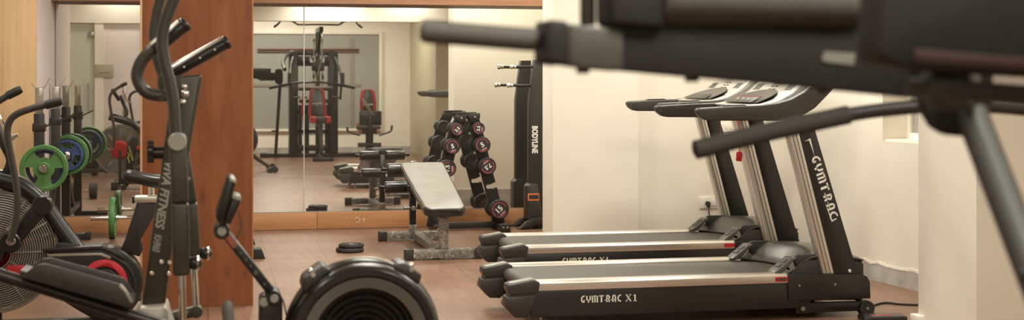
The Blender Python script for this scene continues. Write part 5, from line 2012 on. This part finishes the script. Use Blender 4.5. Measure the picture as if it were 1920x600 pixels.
# butterfly arms with roller pads and grips
for s in (-1, 1):
    def mx(px, py, Y):
        p = M(px, py, Y)
        return p if s > 0 else V((2 * XC - p.x, p.y, p.z))
    ar = MB().tube(catmull([mx(628, 108, 1.2), mx(633, 120, 1.3), mx(637, 132, 1.45), mx(640, 146, 1.6)], 6), .022, 12).build('butterfly_arm', BLACK, mg)
    a, b = mx(642, 136, 1.64), mx(642, 161, 1.64)
    MB().rod(a, b, .036, 20, .015).build('pad_roller', FOAM, ar)
    dn = MB()
    dn.rod(mx(640, 158, 1.62), mx(638, 187, 1.62), .018, 12)
    dn.rod(mx(639, 183, 1.62), mx(623, 182, 1.62), .013, 12)
    dn.build('handle_bar', BLACK, ar)
    MB().rod(mx(634, 183, 1.62), mx(622, 182, 1.62), .017, 12).build('bar_grip', FOAM, ar)

# ---- knee raise station: leaning strut, head bracket, arms with pads and grips
YS = 2.10
top = G(1822, 214, YS)
low = V((top.x - .02, YTW + .02, .05))
str_ = MB()
d = (low - top)
str_.tube([top, top + d * .15, low], .0262, 24)
strut = str_.build('leaning_strut', mat('grey_black_tube', (.030, .028, .023), .55), mg)
p = top + d * .17
q = top + d * .66
MB().ball(top + d * .195 + V((-.018, -.016, .0)), .013, (1, 1, 1), 10).rod(q, q + V((-.09, .02, 0)), .014).build('strut_stop', BLACK, strut)
hb = [(1728, 176), (1732, 190), (1740, 215), (1755, 240), (1780, 254), (1812, 257), (1840, 250), (1856, 232), (1864, 200), (1866, 100), (1862, 30), (1850, -20), (1800, -30), (1750, -20), (1732, 30)]
P = [G(a, b, YS - .0) for a, b in hb]
MB().prism([V((p.x, YS - .0, p.z)) for p in P], (0, .03, 0), .008, 3).build('head_bracket', SOFT, mg)
a = ML(525, 128, YS)
MB().tube(catmull([V((TLx0 + .04, YTW - .1, ZTW - .06)), V((TLx0 - .06, YTW + .25, ZTW - .08)), V((TLx0 - .14, YTW + .62, ZTW - .20)), V((a.x + .05, YS + .03, a.z - .02))], 8), .03, 14).build('curved_brace', BLACK, mg)
# far arm (the one that runs across the view): beam, clamp block, foam grip
YA = 2.16
P = [G(*q_, YA - .03) for q_ in ((1150, 46), (1150, 131), (1240, 139), (1420, 155), (1600, 172), (1745, 186), (1745, 50), (1600, 34), (1420, 32), (1240, 30))]
bm_ = MB().prism([V((p.x, YA - .03, p.z)) for p in P], (0, .06, 0), .005, 2).build('arm_beam', SOFT, mg)
P = [G(*q_, YA - .035) for q_ in ((1064, 44), (1064, 122), (1100, 128), (1170, 134), (1170, 56), (1100, 48))]
MB().prism([V((p.x, YA - .035, p.z)) for p in P], (0, .07, 0), .005, 2).build('arm_sleeve', mat('greyer_steel_sleeve', (.060, .058, .046), .42), bm_)
P = [G(*q_, YA - .045) for q_ in ((1027, 36), (1024, 116), (1040, 122), (1068, 123), (1068, 40))]
cl = MB().prism([V((p.x, YA - .045, p.z)) for p in P], (0, .09, 0), .007, 3).build('clamp_block', SOFT, bm_)
kb = MB()
for (px, py, r) in ((1093, 131, .011), (1297, 147, .012), (1541, 169, .010)):
    c = G(px, py, YA)
    kb.rod(c + V((0, 0, -.006)), c + V((0, 0, .02)), r, 12)
kb.split('bolt_head', SATIN, bm_)
a, b = G(800, 59, YA), G(1045, 78, YA)
gt = MB().rod(G(1000, 74, YA), G(1050, 78, YA), .013, 14).build('grip_tube', BLACK, bm_)
MB().rod(a - (b - a).normalized() * .012, G(1012, 75.5, YA), .0185, 24, .012).build('foam_grip', FOAM, bm_)
p0, p1 = G(1102, 48, YA), G(1102, -140, YA)
MB().rod(p0, p1, .0128, 16).build('upright_peg', SATIN, bm_)
# forearm pad above the far arm
a, b = G(1180, 0, YA + .02), G(1600, 12, YA + .02)
zt = G(1400, -95, YA).z
fp = MB()
fp.rod(G(1236, -4, YA - .02), G(1612, 4, YA - .02), .042, 36, .014)
fp.build('forearm_pad', FOAM, mg)
P = [G(*q_, YA - .05) for q_ in ((1147, -60), (1147, 48), (1250, 56), (1250, -60))]
MB().prism([V((p.x, YA - .05, p.z)) for p in P], (0, .10, 0), .012, 3).build('pad_bracket', SOFT, mg)
# pale sticker on the far arm
P = [G(*q_, YA - .0315) for q_ in ((1546, 96), (1540, 112), (1550, 116), (1600, 122), (1604, 100))]
MB().prism([V((p.x, YA - .0325, p.z)) for p in P], (0, .001, 0)).build('arm_sticker', mat('pale_sticker', (.16, .15, .125), .5), bm_)
# near arm: back pad with red edge, carrying beam
YX = 1.62
P = [G(*q_, YX) for q_ in ((1660, -90), (1652, 60), (1650, 104), (1668, 122), (1700, 130), (2010, 150), (2030, 130), (2030, -90))]
bp = MB().prism([V((p.x, YX, p.z)) for p in P], (0, .07, 0), .020, 4).build('back_pad', SOFT, mg)
P = [G(*q_, YX - .004) for q_ in ((1715, 92), (1715, 118), (1850, 128), (2010, 140), (2010, 116), (1850, 104))]
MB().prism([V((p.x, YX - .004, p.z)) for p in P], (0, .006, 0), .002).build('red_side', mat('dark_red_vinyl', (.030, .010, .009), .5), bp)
P = [G(*q_, YX + .02) for q_ in ((1744, 146), (1744, 186), (1830, 190), (2060, 206), (2060, 168), (1830, 150))]
MB().prism([V((p.x, YX + .02, p.z)) for p in P], (0, .07, 0), .006, 2).build('pad_beam', mat('grey_black_tube', (.045, .043, .038), .36, metal=.2), mg)
a = G(1790, 168, YX + .05)
MB().bar(V((a.x, YX + .06, a.z)), V((top.x + .0, YS + .02, top.z + .06)), .05, .05, .005).build('cross_beam', BLACK, mg)

# ---- side station seen only in the mirror: seat with leg plate and curl handles
YV = 1.30
pad_with_sides('station_backrest', [(676, 208), (675, 190), (677, 172), (681, 168), (690, 167), (699, 168), (703, 172), (706, 192), (705, 208)], .055, YV - .12, .06, .05, REDV, (690, 196))
def mbx(name, m, pa, pb, Y, th, bev=.01, parent=mg):
    a, b = M(*pa, Y), M(*pb, Y)
    return MB().box((a.x, Y - th, b.z), (b.x, Y, a.z), bev, 2).build(name, m, parent)


mbx('leg_plate', SATIN, (674, 208.5), (715.5, 235), YV + .20, .03)
s2 = mbx('station_seat', VINYL, (677, 241.5), (708, 251), YV + .10, .26, .015)
mbx('red_side', mat('faded_pink_vinyl', (.55, .22, .19), .5), (674, 242.5), (679, 251.5), YV + .102, .26, .01, s2)
mbx('red_side', mat('faded_pink_vinyl', (.55, .22, .19), .5), (706, 242.5), (711.5, 251.5), YV + .102, .26, .01, s2)
mbx('red_roller', mat('faded_pink_vinyl', (.55, .22, .19), .5), (669, 229), (676, 243), YV + .16, .10, .012)
MB().rod(M(668, 239, YV + .2), M(714, 239, YV + .2), .030, 20, .012).build('leg_roller', FOAM, mg)
MB().rod(M(671, 271.5, YV + .2), M(715, 271.5, YV + .2), .036, 20, .012).build('leg_roller', FOAM, mg)
for pts in ([(651, 239), (652, 245), (657, 249), (675, 254)], [(735, 236), (734, 244), (729, 248), (711, 254)]):
    t = MB().tube(catmull([M(a, b, YV + .12) for a, b in pts], 6), .014, 12).build('curl_handle', BLACK, mg)
    MB().rod(M(pts[0][0], pts[0][1] - 1, YV + .12), M(pts[1][0], pts[1][1], YV + .12), .018, 12).build('handle_grip', FOAM, t)
ps = MB()
a, b = M(686, 232, YV), M(700, 288, YV)
ps.box((a.x, YV - .06, .06), (b.x, YV, a.z), .004)
ps.box((a.x, YTW - .1, .01), (b.x, YV + .14, .066), .004)
ps.build('station_post', BLACK, mg)
a, b = M(680, 186, YV + .24), M(699, 217, YV + .24)
MB().bar(a, b, .012, .055, .004, up=(1, 0, 0)).build('glare_bar', mat('grey_glare', (.22, .20, .18), .4, metal=.2), mg)  # flat grey bar standing in for glare on the side station
a, b = M(694, 215, YV + .24), M(694, 268, YV + .24)
MB().bar(a, b, .03, .05, .004, up=(1, 0, 0)).build('leg_lever', BLACK, mg)

# ---------------------------------------------------------------- lamps, camera, exposure
def area(name, loc, size, watts, rot=(0, 0, 0), col=(1.0, .86, .68), sy=None):
    l = bpy.data.lights.new(name, 'AREA')
    l.shape = 'RECTANGLE' if sy else 'SQUARE'
    l.size = size
    if sy:
        l.size_y = sy
    l.energy = watts
    l.color = col
    o = bpy.data.objects.new(name, l)
    COL.objects.link(o)
    o.location, o.rotation_euler = loc, rot
    return o


WARM = (1.0, .975, .865)
PW = 1.0
for x, y, w in ((1.0, 6.6, 29), (2.9, 6.2, 26), (-.9, 7.1, 26), (.9, 8.9, 38), (3.2, 8.5, 58), (-.7, 9.8, 34), (1.6, 10.8, 46), (2.7, 11.2, 31), (1.2, 1.2, 64), (2.7, 1.5, 34), (-.45, 1.5, 30)):  # unseen; several are added to brighten the rear, alcove and bench
    area('unseen_ceiling_light', (x, y, ZC - .03), .6, w * PW, col=WARM)

for x, yl, w in ((1.75, 4.05, 26), (2.9, 4.05, 12), (-1.15, 4.72, 9)):
    l = bpy.data.lights.new('downlight', 'SPOT')
    l.energy, l.color, l.spot_size, l.spot_blend, l.shadow_soft_size = w * 3, WARM, math.radians(150), .6, .07
    o = bpy.data.objects.new('downlight', l)
    COL.objects.link(o)
    o.location = (x, yl, ZC - .06)
w = bpy.data.worlds.new('room')
SC.world = w
w.use_nodes = True
w.node_tree.nodes['Background'].inputs['Color'].default_value = (1, .88, .72, 1)
w.node_tree.nodes['Background'].inputs['Strength'].default_value = 0.15

cam = bpy.data.cameras.new('camera')
co = bpy.data.objects.new('camera', cam)
COL.objects.link(co)
co.location = (0, 0, EYE)
co.rotation_euler = (PI / 2, 0, -YAW)
cam.lens, cam.sensor_width = LENS, SENSOR
cam.shift_y = -(300 - HZ) / 1920
cam.clip_start = .05
cam.dof.use_dof = True
cam.dof.focus_distance = 9.2
cam.dof.aperture_fstop = 3.2
SC.camera = co

vs = SC.view_settings
vs.view_transform = 'Standard'
vs.look = 'None'
vs.exposure = 0.08
vs.gamma = 1.0
vs.use_curve_mapping = False
SC.cycles.use_denoising = True
SC.cycles.max_bounces = 10
SC.cycles.diffuse_bounces = 5
SC.cycles.glossy_bounces = 6
SC.cycles.sample_clamp_indirect = 6
SC.cycles.caustics_reflective = False
